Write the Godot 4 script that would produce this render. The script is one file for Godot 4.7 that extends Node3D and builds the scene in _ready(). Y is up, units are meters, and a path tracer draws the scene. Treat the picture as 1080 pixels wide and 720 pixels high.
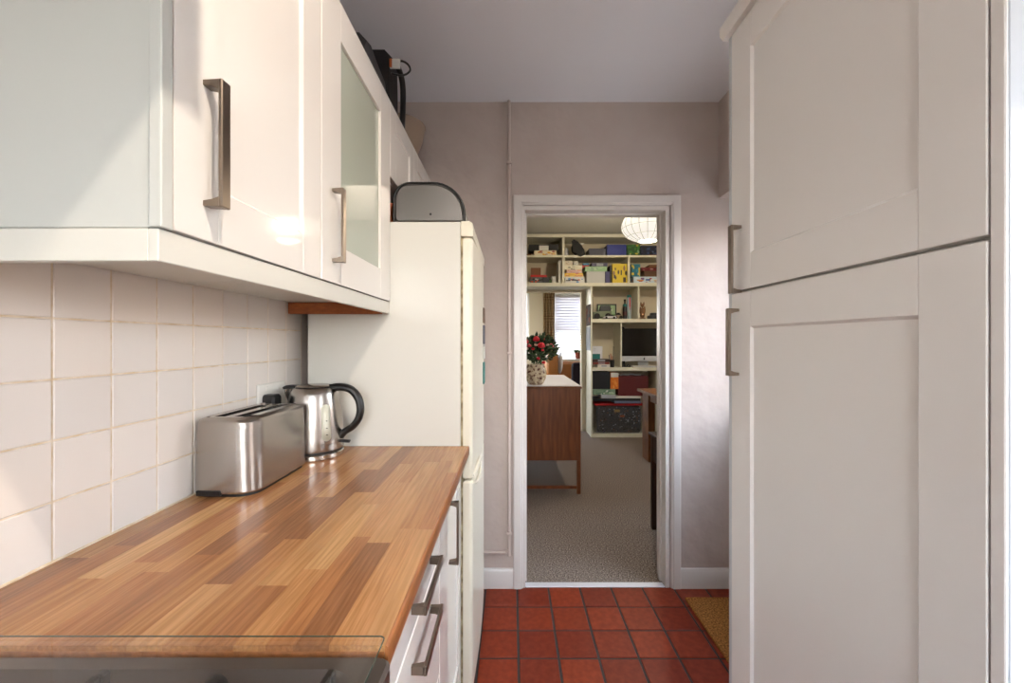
extends Node3D
# A galley kitchen looking through a doorway into a dining room and on to a front room.
# x to the right, y up, z towards the viewer; depth d is measured away from the camera, z = -d.

var M := {}
var names := {}
var group_no := 1
var rng := RandomNumberGenerator.new()

# ---------------------------------------------------------------- mesh helpers
func P(x: float, y: float, d: float) -> Vector3:
	return Vector3(x, y, -d)

func mb() -> SurfaceTool:
	var st := SurfaceTool.new()
	st.begin(Mesh.PRIMITIVE_TRIANGLES)
	return st

func flat(st: SurfaceTool) -> void:
	st.set_smooth_group(-1)

func run(st: SurfaceTool) -> void:
	group_no += 1
	st.set_smooth_group(group_no)

func tri(st: SurfaceTool, a: Vector3, b: Vector3, c: Vector3, o: Vector3, ua := Vector2.ZERO, ub := Vector2.ZERO, uc := Vector2.ZERO) -> void:
	var n := (a - c).cross(a - b)
	if n.length_squared() < 1e-20:
		return
	if n.dot(o) < 0.0:
		var t := b
		b = c
		c = t
		var tu := ub
		ub = uc
		uc = tu
	st.set_uv(ua)
	st.add_vertex(a)
	st.set_uv(ub)
	st.add_vertex(b)
	st.set_uv(uc)
	st.add_vertex(c)

func quad(st: SurfaceTool, a: Vector3, b: Vector3, c: Vector3, d: Vector3, o: Vector3, ua := Vector2(0, 1), ub := Vector2(1, 1), uc := Vector2(1, 0), ud := Vector2(0, 0)) -> void:
	tri(st, a, b, c, o, ua, ub, uc)
	tri(st, a, c, d, o, ua, uc, ud)

# box from centre and size with chamfered edges
func bx(st: SurfaceTool, c: Vector3, s: Vector3, b := 0.0) -> void:
	flat(st)
	var h := s * 0.5
	b = minf(b, minf(h.x, minf(h.y, h.z)) * 0.9)
	for ax in 3:
		var u := (ax + 1) % 3
		var v := (ax + 2) % 3
		if ax == 0:
			u = 2
			v = 1
		elif ax == 2:
			u = 0
			v = 1
		else:
			u = 0
			v = 2
		for sg in [-1.0, 1.0]:
			var o := Vector3.ZERO
			o[ax] = sg
			var q := []
			for k in [[-1, -1], [1, -1], [1, 1], [-1, 1]]:
				var p := c
				p[ax] += sg * h[ax]
				p[u] += k[0] * (h[u] - b)
				p[v] += k[1] * (h[v] - b)
				q.append(p)
			quad(st, q[0], q[1], q[2], q[3], o)
	if b <= 0.0:
		return
	for ax in 3:
		var u := (ax + 1) % 3
		var v := (ax + 2) % 3
		for su in [-1.0, 1.0]:
			for sv in [-1.0, 1.0]:
				var o := Vector3.ZERO
				o[u] = su
				o[v] = sv
				var q := []
				for k in [[0, -1], [0, 1], [1, 1], [1, -1]]:
					var p := c
					p[ax] += k[1] * (h[ax] - b)
					p[u] += su * (h[u] - (b if k[0] == 1 else 0.0))
					p[v] += sv * (h[v] - (b if k[0] == 0 else 0.0))
					q.append(p)
				quad(st, q[0], q[1], q[2], q[3], o)
	for sx in [-1.0, 1.0]:
		for sy in [-1.0, 1.0]:
			for sz in [-1.0, 1.0]:
				var o := Vector3(sx, sy, sz)
				tri(st, c + Vector3(sx * h.x, sy * (h.y - b), sz * (h.z - b)), c + Vector3(sx * (h.x - b), sy * h.y, sz * (h.z - b)), c + Vector3(sx * (h.x - b), sy * (h.y - b), sz * h.z), o)

# box from ranges in x, y and depth
func br(st: SurfaceTool, x0: float, x1: float, y0: float, y1: float, d0: float, d1: float, b := 0.0) -> void:
	bx(st, Vector3((x0 + x1) / 2, (y0 + y1) / 2, -(d0 + d1) / 2), Vector3(absf(x1 - x0), absf(y1 - y0), absf(d1 - d0)), b)

func to3(p: Vector2, a: float, ax: String) -> Vector3:
	if ax == "y":
		return Vector3(p.x, a, p.y)
	if ax == "z":
		return Vector3(p.x, p.y, a)
	return Vector3(a, p.y, p.x)

func area2(p: PackedVector2Array) -> float:
	var s := 0.0
	for i in p.size():
		s += p[i].cross(p[(i + 1) % p.size()])
	return s

func inset(p: PackedVector2Array, b: float) -> PackedVector2Array:
	var r := PackedVector2Array()
	var sg := signf(area2(p))
	var n := p.size()
	for i in n:
		var e0 := (p[i] - p[(i + n - 1) % n]).normalized()
		var e1 := (p[(i + 1) % n] - p[i]).normalized()
		var n0 := Vector2(-e0.y, e0.x) * sg
		var n1 := Vector2(-e1.y, e1.x) * sg
		var m := (n0 + n1)
		var k := m.dot(n0)
		r.append(p[i] + (m / maxf(k, 0.35)) * b)
	return r

# extrude an outline along an axis from a0 to a1; the ends may be chamfered by b0 (at a0) and b1 (at a1)
func prism(st: SurfaceTool, p: PackedVector2Array, ax: String, a0: float, a1: float, b0 := 0.0, b1 := 0.0) -> void:
	if a1 < a0:
		var t := a0
		a0 = a1
		a1 = t
	var sg := signf(area2(p))
	var n := p.size()
	var rings := []
	if b0 > 0.0:
		rings.append([inset(p, b0), a0])
		rings.append([p, a0 + b0])
	else:
		rings.append([p, a0])
	if b1 > 0.0:
		rings.append([p, a1 - b1])
		rings.append([inset(p, b1), a1])
	else:
		rings.append([p, a1])
	for k in rings.size() - 1:
		run(st)
		for i in n:
			var j := (i + 1) % n
			var e := p[j] - p[i]
			var o2 := Vector2(e.y, -e.x) * sg
			var o := to3(o2, 0.0, ax)
			var e_prev := (p[i] - p[(i + n - 1) % n]).normalized()
			if e_prev.dot(e.normalized()) < 0.8:
				run(st)
			quad(st, to3(rings[k][0][i], rings[k][1], ax), to3(rings[k][0][j], rings[k][1], ax), to3(rings[k + 1][0][j], rings[k + 1][1], ax), to3(rings[k + 1][0][i], rings[k + 1][1], ax), o)
	flat(st)
	for e in [[rings[0], -1.0], [rings[rings.size() - 1], 1.0]]:
		var q: PackedVector2Array = e[0][0]
		var idx := Geometry2D.triangulate_polygon(q)
		for i in range(0, idx.size(), 3):
			tri(st, to3(q[idx[i]], e[0][1], ax), to3(q[idx[i + 1]], e[0][1], ax), to3(q[idx[i + 2]], e[0][1], ax), to3(Vector2.ZERO, e[1], ax))

func rrect(cx: float, cy: float, w: float, h: float, r: Array, n := 6) -> PackedVector2Array:
	# corner radii in the order (+,+), (-,+), (-,-), (+,-)
	var p := PackedVector2Array()
	var sg := [[1, 1], [-1, 1], [-1, -1], [1, -1]]
	for k in 4:
		var rad: float = r[k]
		var c := Vector2(cx + sg[k][0] * (w / 2 - rad), cy + sg[k][1] * (h / 2 - rad))
		if rad <= 0.0:
			p.append(c)
			continue
		for i in n + 1:
			var a := PI / 2 * k + PI / 2 * i / n
			p.append(c + Vector2(cos(a), sin(a)) * rad)
	return p

# turn a profile of (radius, height) about the vertical through c
func lathe(st: SurfaceTool, prof: Array, c: Vector3, sides := 32, cap := true) -> void:
	var cen := 0.0
	for q in prof:
		cen += q.y / prof.size()
	run(st)
	for k in prof.size() - 1:
		var a: Vector2 = prof[k]
		var b: Vector2 = prof[k + 1]
		if k > 0:
			var e0: Vector2 = (a - prof[k - 1]).normalized()
			if e0.dot((b - a).normalized()) < 0.75:
				run(st)
		var e := b - a
		for i in sides:
			var t0 := TAU * i / sides
			var t1 := TAU * (i + 1) / sides
			var tm := (t0 + t1) / 2
			# outward is to the right of the way up the profile
			var o := Vector3(cos(tm) * e.y, -e.x, sin(tm) * e.y)
			quad(st, c + Vector3(cos(t0) * a.x, a.y, sin(t0) * a.x), c + Vector3(cos(t1) * a.x, a.y, sin(t1) * a.x), c + Vector3(cos(t1) * b.x, b.y, sin(t1) * b.x), c + Vector3(cos(t0) * b.x, b.y, sin(t0) * b.x), o, Vector2(float(i) / sides, a.y), Vector2(float(i + 1) / sides, a.y), Vector2(float(i + 1) / sides, b.y), Vector2(float(i) / sides, b.y))
	if not cap:
		return
	flat(st)
	for e in [[prof[0], -1.0], [prof[prof.size() - 1], 1.0]]:
		var q: Vector2 = e[0]
		if q.x < 1e-4:
			continue
		for i in sides:
			var t0 := TAU * i / sides
			var t1 := TAU * (i + 1) / sides
			tri(st, c + Vector3(0, q.y, 0), c + Vector3(cos(t0) * q.x, q.y, sin(t0) * q.x), c + Vector3(cos(t1) * q.x, q.y, sin(t1) * q.x), Vector3(0, e[1], 0))

func smooth_path(pts: Array, sub := 6) -> PackedVector3Array:
	var r := PackedVector3Array()
	var n := pts.size()
	for i in n - 1:
		var p0: Vector3 = pts[maxi(i - 1, 0)]
		var p1: Vector3 = pts[i]
		var p2: Vector3 = pts[i + 1]
		var p3: Vector3 = pts[mini(i + 2, n - 1)]
		for k in sub:
			r.append(p1.cubic_interpolate(p2, p0, p3, float(k) / sub))
	r.append(pts[n - 1])
	return r

# round bar along a path; ra and rb are the radii across and along the second frame axis
func tube(st: SurfaceTool, pts: PackedVector3Array, ra: float, sides := 10, taper := 1.0, rb := 0.0, up := Vector3(0.13, 0.99, 0.07)) -> void:
	run(st)
	var n := pts.size()
	if rb == 0.0:
		rb = ra
	var rings := []
	var u := Vector3.ZERO
	for i in n:
		var t := (pts[mini(i + 1, n - 1)] - pts[maxi(i - 1, 0)]).normalized()
		if i == 0:
			u = up - t * up.dot(t)
			if u.length() < 0.05:
				u = Vector3(1, 0.1, 0) - t * Vector3(1, 0.1, 0).dot(t)
		else:
			u = u - t * u.dot(t)
		u = u.normalized()
		var v := t.cross(u)
		var f := lerpf(1.0, taper, float(i) / maxi(n - 1, 1))
		var ring := []
		for k in sides:
			var a := TAU * k / sides
			ring.append(pts[i] + (u * cos(a) * ra + v * sin(a) * rb) * f)
		rings.append(ring)
	for i in n - 1:
		for k in sides:
			var j := (k + 1) % sides
			var mid: Vector3 = (rings[i][k] + rings[i][j] + rings[i + 1][k] + rings[i + 1][j]) / 4.0
			quad(st, rings[i][k], rings[i][j], rings[i + 1][j], rings[i + 1][k], mid - (pts[i] + pts[i + 1]) / 2.0)
	flat(st)
	for e in [[0, pts[0] - pts[1]], [n - 1, pts[n - 1] - pts[n - 2]]]:
		for k in sides:
			tri(st, pts[e[0]], rings[e[0]][k], rings[e[0]][(k + 1) % sides], e[1])

# a lumpy ball
func blob(st: SurfaceTool, c: Vector3, r: Vector3, rough := 0.0, seg := 10, rows := 7, sd := 1) -> void:
	run(st)
	var nz := FastNoiseLite.new()
	nz.seed = sd
	nz.frequency = 1.1
	var pt := func(i: int, k: int) -> Vector3:
		var th := PI * i / rows
		var ph := TAU * (k % seg) / seg
		var d := Vector3(sin(th) * cos(ph), cos(th), sin(th) * sin(ph))
		return c + d * r * (1.0 + rough * nz.get_noise_3dv(d * 2.0 + Vector3.ONE * sd))
	for i in rows:
		for k in seg:
			var a: Vector3 = pt.call(i, k)
			var b: Vector3 = pt.call(i, k + 1)
			var e: Vector3 = pt.call(i + 1, k + 1)
			var f: Vector3 = pt.call(i + 1, k)
			quad(st, a, b, e, f, (a + b + e + f) / 4.0 - c)

func leaf(st: SurfaceTool, at: Vector3, dir: Vector3, side: Vector3, l: float, w: float) -> void:
	flat(st)
	var up := dir.cross(side).normalized()
	var m := at + dir * l * 0.5 + up * l * 0.08
	var t := at + dir * l - up * l * 0.1
	quad(st, at, m + side * w, t, m - side * w, up)

# ---------------------------------------------------------------- scene helpers
func numbered(called: String) -> String:
	if not names.has(called):
		names[called] = 0
		return called
	names[called] += 1
	return "%s_%03d" % [called, names[called]]

func tag(o: Node3D, label: String, category: String, group := "", kind := "") -> void:
	if label:
		o.set_meta("label", label)
	if category:
		o.set_meta("category", category)
	if group:
		o.set_meta("group", group)
	if kind:
		o.set_meta("kind", kind)

func thing(called: String, label: String, category: String, at: Vector3, group := "") -> Node3D:
	var o := Node3D.new()
	o.name = numbered(called)
	add_child(o)
	o.position = at
	tag(o, label, category, group)
	return o

# a mesh given in world places, as a part of a thing (or of a part)
func part(called: String, st: SurfaceTool, m: Material, parent: Node3D, label := "") -> MeshInstance3D:
	st.generate_normals()
	var o := MeshInstance3D.new()
	o.mesh = st.commit()
	o.mesh.surface_set_material(0, m)
	o.name = called
	parent.add_child(o, true)
	if not parent is MeshInstance3D:
		o.position = -parent.position
	if label:
		o.set_meta("label", label)
	return o

func part_mesh(called: String, mesh: Mesh, m: Material, parent: Node3D, at: Vector3) -> MeshInstance3D:
	var o := MeshInstance3D.new()
	o.mesh = mesh
	o.material_override = m
	o.name = called
	parent.add_child(o, true)
	o.position = at - (parent.position if not parent is MeshInstance3D else Vector3.ZERO)
	return o

func solo(called: String, st: SurfaceTool, m: Material, label: String, category: String, group := "") -> MeshInstance3D:
	var o := part(numbered(called), st, m, self)
	o.position = Vector3.ZERO
	tag(o, label, category, group)
	return o

func structure(called: String, st: SurfaceTool, m: Material, label: String, category: String) -> MeshInstance3D:
	var o := solo(called, st, m, label, category)
	o.set_meta("kind", "structure")
	return o

# ---------------------------------------------------------------- materials
func lin(r: float, g: float, b: float) -> Color:
	return Color(r, g, b).linear_to_srgb()

func mat(called: String, c: Color, rough := 0.6, metal := 0.0, spec := 0.5) -> StandardMaterial3D:
	var m := StandardMaterial3D.new()
	m.resource_name = called
	m.albedo_color = c
	m.roughness = rough
	m.metallic = metal
	m.metallic_specular = spec
	M[called] = m
	return m

func noise_tex(freq: float, sd: int, c0: Color, c1: Color, size := 256, oct := 4, as_normal := false, bump := 4.0) -> NoiseTexture2D:
	var n := FastNoiseLite.new()
	n.seed = sd
	n.frequency = freq
	n.fractal_octaves = oct
	n.noise_type = FastNoiseLite.TYPE_SIMPLEX_SMOOTH
	var t := NoiseTexture2D.new()
	t.width = size
	t.height = size
	t.seamless = true
	t.noise = n
	if as_normal:
		t.as_normal_map = true
		t.bump_strength = bump
	else:
		var g := Gradient.new()
		g.set_color(0, c0)
		g.set_color(1, c1)
		t.color_ramp = g
	return t

func textured(called: String, t: Texture2D, scale: Vector3, rough := 0.6, spec := 0.5, world := true) -> StandardMaterial3D:
	var m := mat(called, Color.WHITE, rough, 0.0, spec)
	m.albedo_texture = t
	m.uv1_triplanar = true
	m.uv1_world_triplanar = world
	m.uv1_scale = scale
	return m

# flat print for packaging: blocks and dots of ink on card
func print_tex(base: Color, inks: Array, sd: int, count := 14, w := 48, h := 24) -> ImageTexture:
	var r := RandomNumberGenerator.new()
	r.seed = sd
	var im := Image.create(w, h, false, Image.FORMAT_RGB8)
	im.fill(base)
	for k in count:
		var c: Color = inks[r.randi() % inks.size()]
		if r.randf() < 0.45:
			im.fill_rect(Rect2i(r.randi_range(0, w - 6), r.randi_range(0, h - 4), r.randi_range(4, w / 4), r.randi_range(2, h / 4)), c)
		else:
			var cx := r.randi_range(3, w - 4)
			var cy := r.randi_range(3, h - 4)
			var rad := r.randf_range(1.5, h * 0.2)
			for y in h:
				for x in w:
					if Vector2(x - cx, (y - cy) * 1.2).length() < rad:
						im.set_pixel(x, y, c)
	return ImageTexture.create_from_image(im)

func printed(called: String, base: Color, inks: Array, sd: int, count := 14) -> StandardMaterial3D:
	var m := mat(called, Color.WHITE, 0.45)
	m.albedo_texture = print_tex(base, inks, sd, count)
	return m

func make_materials() -> void:
	var wn := noise_tex(0.02, 3, Color(0.735, 0.68, 0.65), Color(0.76, 0.71, 0.68), 256, 3)
	var w := textured("wall_paint", wn, Vector3(0.9, 0.9, 0.9), 0.55, 0.3)
	w.normal_enabled = true
	w.normal_texture = noise_tex(0.03, 8, Color.BLACK, Color.WHITE, 256, 4, true, 3.0)
	w.normal_scale = 0.25
	mat("ceiling_paint", Color(0.91, 0.905, 0.92), 0.75, 0.0, 0.3)
	mat("cream_wall", Color(0.83, 0.79, 0.70), 0.7, 0.0, 0.3)
	mat("tan_wall", Color(0.80, 0.64, 0.46), 0.7, 0.0, 0.3)
	mat("dining_ceiling", Color(0.80, 0.80, 0.77), 0.8, 0.0, 0.2)
	mat("trim_white", Color(0.81, 0.785, 0.765), 0.32)
	mat("pipe_paint", Color(0.74, 0.68, 0.645), 0.4)
	mat("gloss_white", Color(0.90, 0.885, 0.86), 0.06)
	mat("door_white", Color(0.90, 0.89, 0.88), 0.24)
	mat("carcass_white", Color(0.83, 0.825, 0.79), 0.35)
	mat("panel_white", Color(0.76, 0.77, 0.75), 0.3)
	mat("gloss_panel", Color(0.76, 0.78, 0.80), 0.05, 0.0, 0.4)
	mat("tile_white", Color(0.88, 0.85, 0.82), 0.16)
	mat("tile_warm", Color(0.88, 0.845, 0.81), 0.18)
	mat("tile_grey", Color(0.865, 0.84, 0.815), 0.15)
	textured("grout_white", noise_tex(0.05, 21, Color(0.80, 0.70, 0.55), Color(0.90, 0.86, 0.80), 256, 4), Vector3(2.2, 2.2, 2.2), 0.85)
	mat("grout_dark", Color(0.22, 0.205, 0.195), 0.9)
	for k in 4:
		var a: Color = [Color(0.50, 0.165, 0.07), Color(0.475, 0.15, 0.066), Color(0.52, 0.175, 0.075), Color(0.455, 0.14, 0.066)][k]
		var t := textured("quarry_%d" % k, noise_tex(0.035, 30 + k, a.darkened(0.14), a.lightened(0.05), 256, 5), Vector3(3.1, 3.1, 3.1), 0.38, 0.34)
		t.roughness = 0.46
	# oiled hardwood staves: grain stretched along the depth of the worktop
	var woods := [Color(0.77, 0.56, 0.35), Color(0.71, 0.49, 0.29), Color(0.65, 0.43, 0.255), Color(0.81, 0.61, 0.39), Color(0.69, 0.46, 0.275), Color(0.59, 0.39, 0.24), Color(0.75, 0.53, 0.325)]
	for k in woods.size():
		var a: Color = woods[k]
		var t := textured("stave_%d" % k, noise_tex(0.03, 50 + k, a.darkened(0.20), a.lightened(0.06), 256, 5), Vector3(13.0 + 1.5 * k, 13.0, 0.50 + 0.06 * k), 0.23, 0.5)
		t.uv1_offset = Vector3(0.13 * k, 0, 0.29 * k)
	textured("worktop_edge", noise_tex(0.03, 61, Color(0.50, 0.31, 0.17), Color(0.68, 0.44, 0.26), 256, 5), Vector3(9.0, 9.0, 0.8), 0.35, 0.45)
	textured("chipboard", noise_tex(0.06, 62, Color(0.52, 0.27, 0.10), Color(0.66, 0.36, 0.15), 128, 4), Vector3(4, 9, 4), 0.6)
	var steel := mat("steel", Color(0.66, 0.635, 0.61), 0.27, 1.0)
	steel.normal_enabled = true
	steel.normal_texture = noise_tex(0.02, 70, Color.BLACK, Color.WHITE, 256, 4, true, 2.5)
	steel.normal_scale = 0.10
	steel.uv1_triplanar = true
	steel.uv1_scale = Vector3(3, 60, 3)
	mat("steel_dull", Color(0.50, 0.49, 0.48), 0.33, 1.0)
	mat("steel_plain", Color(0.72, 0.69, 0.66), 0.22, 1.0)
	mat("nickel", Color(0.54, 0.49, 0.44), 0.32, 1.0)
	mat("black_plastic", Color(0.05, 0.05, 0.055), 0.38)
	mat("black_matt", Color(0.035, 0.035, 0.04), 0.7)
	mat("gauge", Color(0.80, 0.80, 0.74), 0.2)
	mat("socket_white", Color(0.90, 0.89, 0.86), 0.25)
	mat("fridge_side", Color(0.84, 0.835, 0.805), 0.2)
	mat("fridge_cream", Color(0.88, 0.86, 0.79), 0.28)
	textured("seal_old", noise_tex(0.06, 71, Color(0.40, 0.34, 0.20), Color(0.78, 0.73, 0.58), 128, 4), Vector3(3, 3, 3), 0.8)
	mat("hob_enamel", Color(0.25, 0.22, 0.20), 0.30)
	mat("hob_dark", Color(0.085, 0.072, 0.066), 0.32)
	mat("cast_iron", Color(0.07, 0.065, 0.065), 0.55)
	var gl := mat("lid_glass", Color(0.80, 0.86, 0.83, 0.0), 0.02, 0.0, 0.36)
	gl.transparency = BaseMaterial3D.TRANSPARENCY_ALPHA
	mat("glass_edge", Color(0.16, 0.24, 0.20), 0.15)
	var pane := mat("pane", Color(0.9, 0.95, 0.95, 0.03), 0.0)
	pane.transparency = BaseMaterial3D.TRANSPARENCY_ALPHA
	var fr := mat("frosted", Color(0.74, 0.77, 0.71, 0.82), 0.08)
	fr.transparency = BaseMaterial3D.TRANSPARENCY_ALPHA
	var coir := textured("coir", noise_tex(0.12, 80, Color(0.34, 0.20, 0.09), Color(0.78, 0.55, 0.31), 256, 4), Vector3(3.2, 3.2, 3.2), 0.95, 0.2)
	coir.heightmap_enabled = false
	var ct := noise_tex(0.11, 81, Color.BLACK, Color.WHITE, 256, 4)
	var crg := Gradient.new()
	crg.offsets = PackedFloat32Array([0.25, 0.75])
	crg.colors = PackedColorArray([Color(0.31, 0.275, 0.25), Color(0.67, 0.615, 0.575)])
	ct.color_ramp = crg
	textured("carpet", ct, Vector3(3.4, 3.4, 3.4), 0.95, 0.15)
	mat("aluminium", Color(0.86, 0.87, 0.90), 0.5, 0.5)
	mat("shelf_paint", Color(0.83, 0.82, 0.745), 0.5)
	textured("sideboard_wood", noise_tex(0.022, 90, Color(0.36, 0.195, 0.095), Color(0.52, 0.30, 0.155), 256, 5), Vector3(4.5, 0.45, 4.5), 0.42, 0.4)
	textured("oak_table", noise_tex(0.022, 91, Color(0.36, 0.215, 0.11), Color(0.53, 0.34, 0.19), 256, 5), Vector3(5, 0.7, 1.0), 0.45, 0.4)
	textured("dark_wood", noise_tex(0.022, 92, Color(0.15, 0.075, 0.045), Color(0.25, 0.13, 0.075), 256, 5), Vector3(5, 0.6, 5), 0.4, 0.4)
	mat("linen_white", Color(0.88, 0.88, 0.90), 0.8, 0.0, 0.2)
	textured("vase_glaze", noise_tex(0.035, 93, Color(0.30, 0.07, 0.10), Color(0.30, 0.07, 0.10), 256, 2), Vector3(2.6, 2.6, 2.6), 0.25, 0.5)
	var vt: NoiseTexture2D = M.vase_glaze.albedo_texture
	var vg := Gradient.new()
	vg.offsets = PackedFloat32Array([0.0, 0.40, 0.44, 1.0])
	vg.colors = PackedColorArray([Color(0.27, 0.06, 0.09), Color(0.33, 0.10, 0.11), Color(0.80, 0.74, 0.62), Color(0.86, 0.80, 0.68)])
	vt.color_ramp = vg
	mat("leaf_green", Color(0.25, 0.34, 0.20), 0.6)
	mat("leaf_dark", Color(0.16, 0.24, 0.15), 0.6)
	mat("rose_red", Color(0.84, 0.16, 0.22), 0.6)
	mat("rose_pink", Color(0.86, 0.32, 0.38), 0.6)
	mat("rose_pale", Color(0.86, 0.72, 0.66), 0.6)
	var shade := mat("lamp_shade", Color(0.92, 0.92, 0.90), 0.8)
	shade.emission_enabled = true
	shade.emission = Color(1.0, 0.985, 0.95)
	shade.emission_energy_multiplier = 0.22
	mat("shade_thread", Color(0.55, 0.55, 0.53), 0.8)
	var bulb := mat("bulb_glow", Color(1, 1, 1), 0.5)
	bulb.emission_enabled = true
	bulb.emission = Color(1.0, 0.95, 0.86)
	bulb.emission_energy_multiplier = 0.9
	mat("screen_black", Color(0.012, 0.012, 0.014), 0.12)
	mat("silver", Color(0.72, 0.73, 0.74), 0.4, 0.4)
	var cur := noise_tex(0.06, 95, Color(0.20, 0.11, 0.06), Color(0.80, 0.72, 0.56), 256, 2)
	var cg := Gradient.new()
	cg.offsets = PackedFloat32Array([0.0, 0.42, 0.5, 1.0])
	cg.colors = PackedColorArray([Color(0.22, 0.13, 0.07), Color(0.34, 0.21, 0.12), Color(0.70, 0.60, 0.44), Color(0.80, 0.72, 0.58)])
	cur.color_ramp = cg
	textured("curtain_print", cur, Vector3(3.4, 2.6, 3.4), 0.9, 0.1)
	mat("curtain_back", Color(0.78, 0.76, 0.70), 0.9)
	var sl := mat("blind_slat", Color(0.86, 0.86, 0.89), 0.5)
	sl.backlight_enabled = true
	sl.backlight = Color(0.05, 0.05, 0.055)
	mat("tan_leather", Color(0.66, 0.42, 0.18), 0.5)
	mat("purple_cloth", Color(0.11, 0.07, 0.13), 0.9)
	mat("terracotta", Color(0.48, 0.22, 0.14), 0.8)
	mat("plant_green", Color(0.33, 0.45, 0.20), 0.6)
	mat("paving", Color(0.62, 0.60, 0.57), 0.9)
	textured("yard_render", noise_tex(0.04, 97, Color(0.66, 0.56, 0.49), Color(0.76, 0.68, 0.61), 128, 4), Vector3(1, 1, 1), 0.9)
	mat("upvc", Color(0.90, 0.91, 0.92), 0.25)
	var crate := mat("crate_plastic", Color(0.55, 0.57, 0.60, 0.04), 0.06)
	crate.transparency = BaseMaterial3D.TRANSPARENCY_ALPHA
	mat("crate_red", Color(0.62, 0.06, 0.06), 0.4)
	var W := Color(0.86, 0.85, 0.81)
	var K := Color(0.10, 0.09, 0.09)
	var plain := {
		"slate": Color(0.22, 0.23, 0.30), "blue": Color(0.12, 0.18, 0.50), "orange": Color(0.72, 0.36, 0.16), "darkred": Color(0.25, 0.06, 0.07), "cardboard": Color(0.46, 0.29, 0.17),
		"red": Color(0.72, 0.13, 0.09), "tin": Color(0.20, 0.21, 0.22), "white": Color(0.82, 0.82, 0.79), "skyblue": Color(0.20, 0.52, 0.68), "greywhite": Color(0.72, 0.73, 0.72), "violet": Color(0.19, 0.17, 0.40),
		"black": Color(0.05, 0.05, 0.055), "brown": Color(0.36, 0.25, 0.17), "wood": Color(0.44, 0.30, 0.18), "teal": Color(0.05, 0.40, 0.38), "darkbrown": Color(0.16, 0.09, 0.07), "redgrey": Color(0.48, 0.16, 0.11),
		"black_case": Color(0.05, 0.055, 0.075), "palegrey": Color(0.62, 0.64, 0.67), "deepred": Color(0.34, 0.05, 0.05), "bluegrey": Color(0.40, 0.44, 0.54), "black_label": Color(0.08, 0.08, 0.08), "bowl": Color(0.58, 0.50, 0.43), "yellow_plain": Color(0.62, 0.50, 0.26),
	}
	for k in plain:
		mat("box_" + k, plain[k], 0.5)
	printed("box_yellow_white", Color(0.86, 0.82, 0.70), [Color(0.86, 0.62, 0.14), Color(0.55, 0.12, 0.20), Color(0.88, 0.66, 0.18)], 1, 12)
	printed("box_green_print", Color(0.12, 0.30, 0.12), [Color(0.74, 0.66, 0.20), Color(0.20, 0.44, 0.16), Color(0.50, 0.60, 0.48)], 2, 16)
	printed("box_navy_print", Color(0.10, 0.13, 0.24), [Color(0.20, 0.28, 0.44), Color(0.34, 0.40, 0.52), Color(0.08, 0.08, 0.14)], 3, 16)
	printed("box_toy_print", Color(0.34, 0.36, 0.36), [Color(0.74, 0.26, 0.14), Color(0.72, 0.72, 0.70), Color(0.14, 0.14, 0.15)], 4, 16)
	printed("box_cream_print", Color(0.80, 0.76, 0.68), [Color(0.60, 0.58, 0.54), Color(0.74, 0.66, 0.50)], 5, 8)
	printed("box_cream_print2", Color(0.74, 0.74, 0.70), [Color(0.56, 0.56, 0.54), Color(0.66, 0.62, 0.52)], 6, 8)
	printed("box_white_yellow", Color(0.86, 0.84, 0.74), [Color(0.86, 0.68, 0.16), K, Color(0.80, 0.76, 0.64)], 7, 10)
	printed("box_pink_print", Color(0.78, 0.62, 0.60), [Color(0.86, 0.76, 0.70), Color(0.80, 0.46, 0.12)], 8, 10)
	printed("box_yellow_print", Color(0.86, 0.68, 0.14), [Color(0.78, 0.40, 0.34), Color(0.90, 0.80, 0.40)], 9, 10)
	printed("box_picture_white", Color(0.78, 0.78, 0.76), [Color(0.30, 0.48, 0.70), Color(0.66, 0.30, 0.26), Color(0.22, 0.20, 0.22)], 10, 12)
	printed("box_purple_print", Color(0.11, 0.10, 0.27), [Color(0.40, 0.38, 0.56), Color(0.16, 0.15, 0.36)], 11, 8)
	printed("box_palegreen_print", Color(0.50, 0.66, 0.48), [Color(0.62, 0.74, 0.58), Color(0.42, 0.56, 0.44)], 12, 14)
	printed("box_yellow_dark", Color(0.82, 0.72, 0.12), [K, Color(0.22, 0.16, 0.10), Color(0.10, 0.09, 0.09), Color(0.50, 0.38, 0.26)], 13, 9)
	printed("box_teal_yellow", Color(0.10, 0.42, 0.50), [Color(0.84, 0.70, 0.16), Color(0.16, 0.54, 0.64)], 14, 12)
	printed("box_darkred_print", Color(0.40, 0.07, 0.09), [Color(0.70, 0.60, 0.56), Color(0.24, 0.05, 0.08)], 15, 8)
	printed("box_white_colour", Color(0.72, 0.80, 0.86), [Color(0.76, 0.50, 0.24), Color(0.62, 0.12, 0.12), Color(0.24, 0.34, 0.60), W], 16, 14)
	printed("box_card_print", Color(0.84, 0.84, 0.86), [Color(0.72, 0.72, 0.78), Color(0.52, 0.42, 0.48), Color(0.80, 0.80, 0.82)], 17, 8)
	printed("box_orange_white", Color(0.80, 0.42, 0.07), [Color(0.86, 0.56, 0.20), Color(0.70, 0.34, 0.06)], 18, 8)
	printed("box_green_white", Color(0.44, 0.54, 0.44), [W, Color(0.30, 0.42, 0.34), Color(0.60, 0.68, 0.58)], 19, 12)
	printed("calendar_print", Color(0.20, 0.15, 0.13), [Color(0.60, 0.28, 0.14), Color(0.36, 0.22, 0.16)], 20, 12)
	M.calendar_print.roughness = 0.95
	M.box_palegrey.roughness = 0.9
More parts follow.
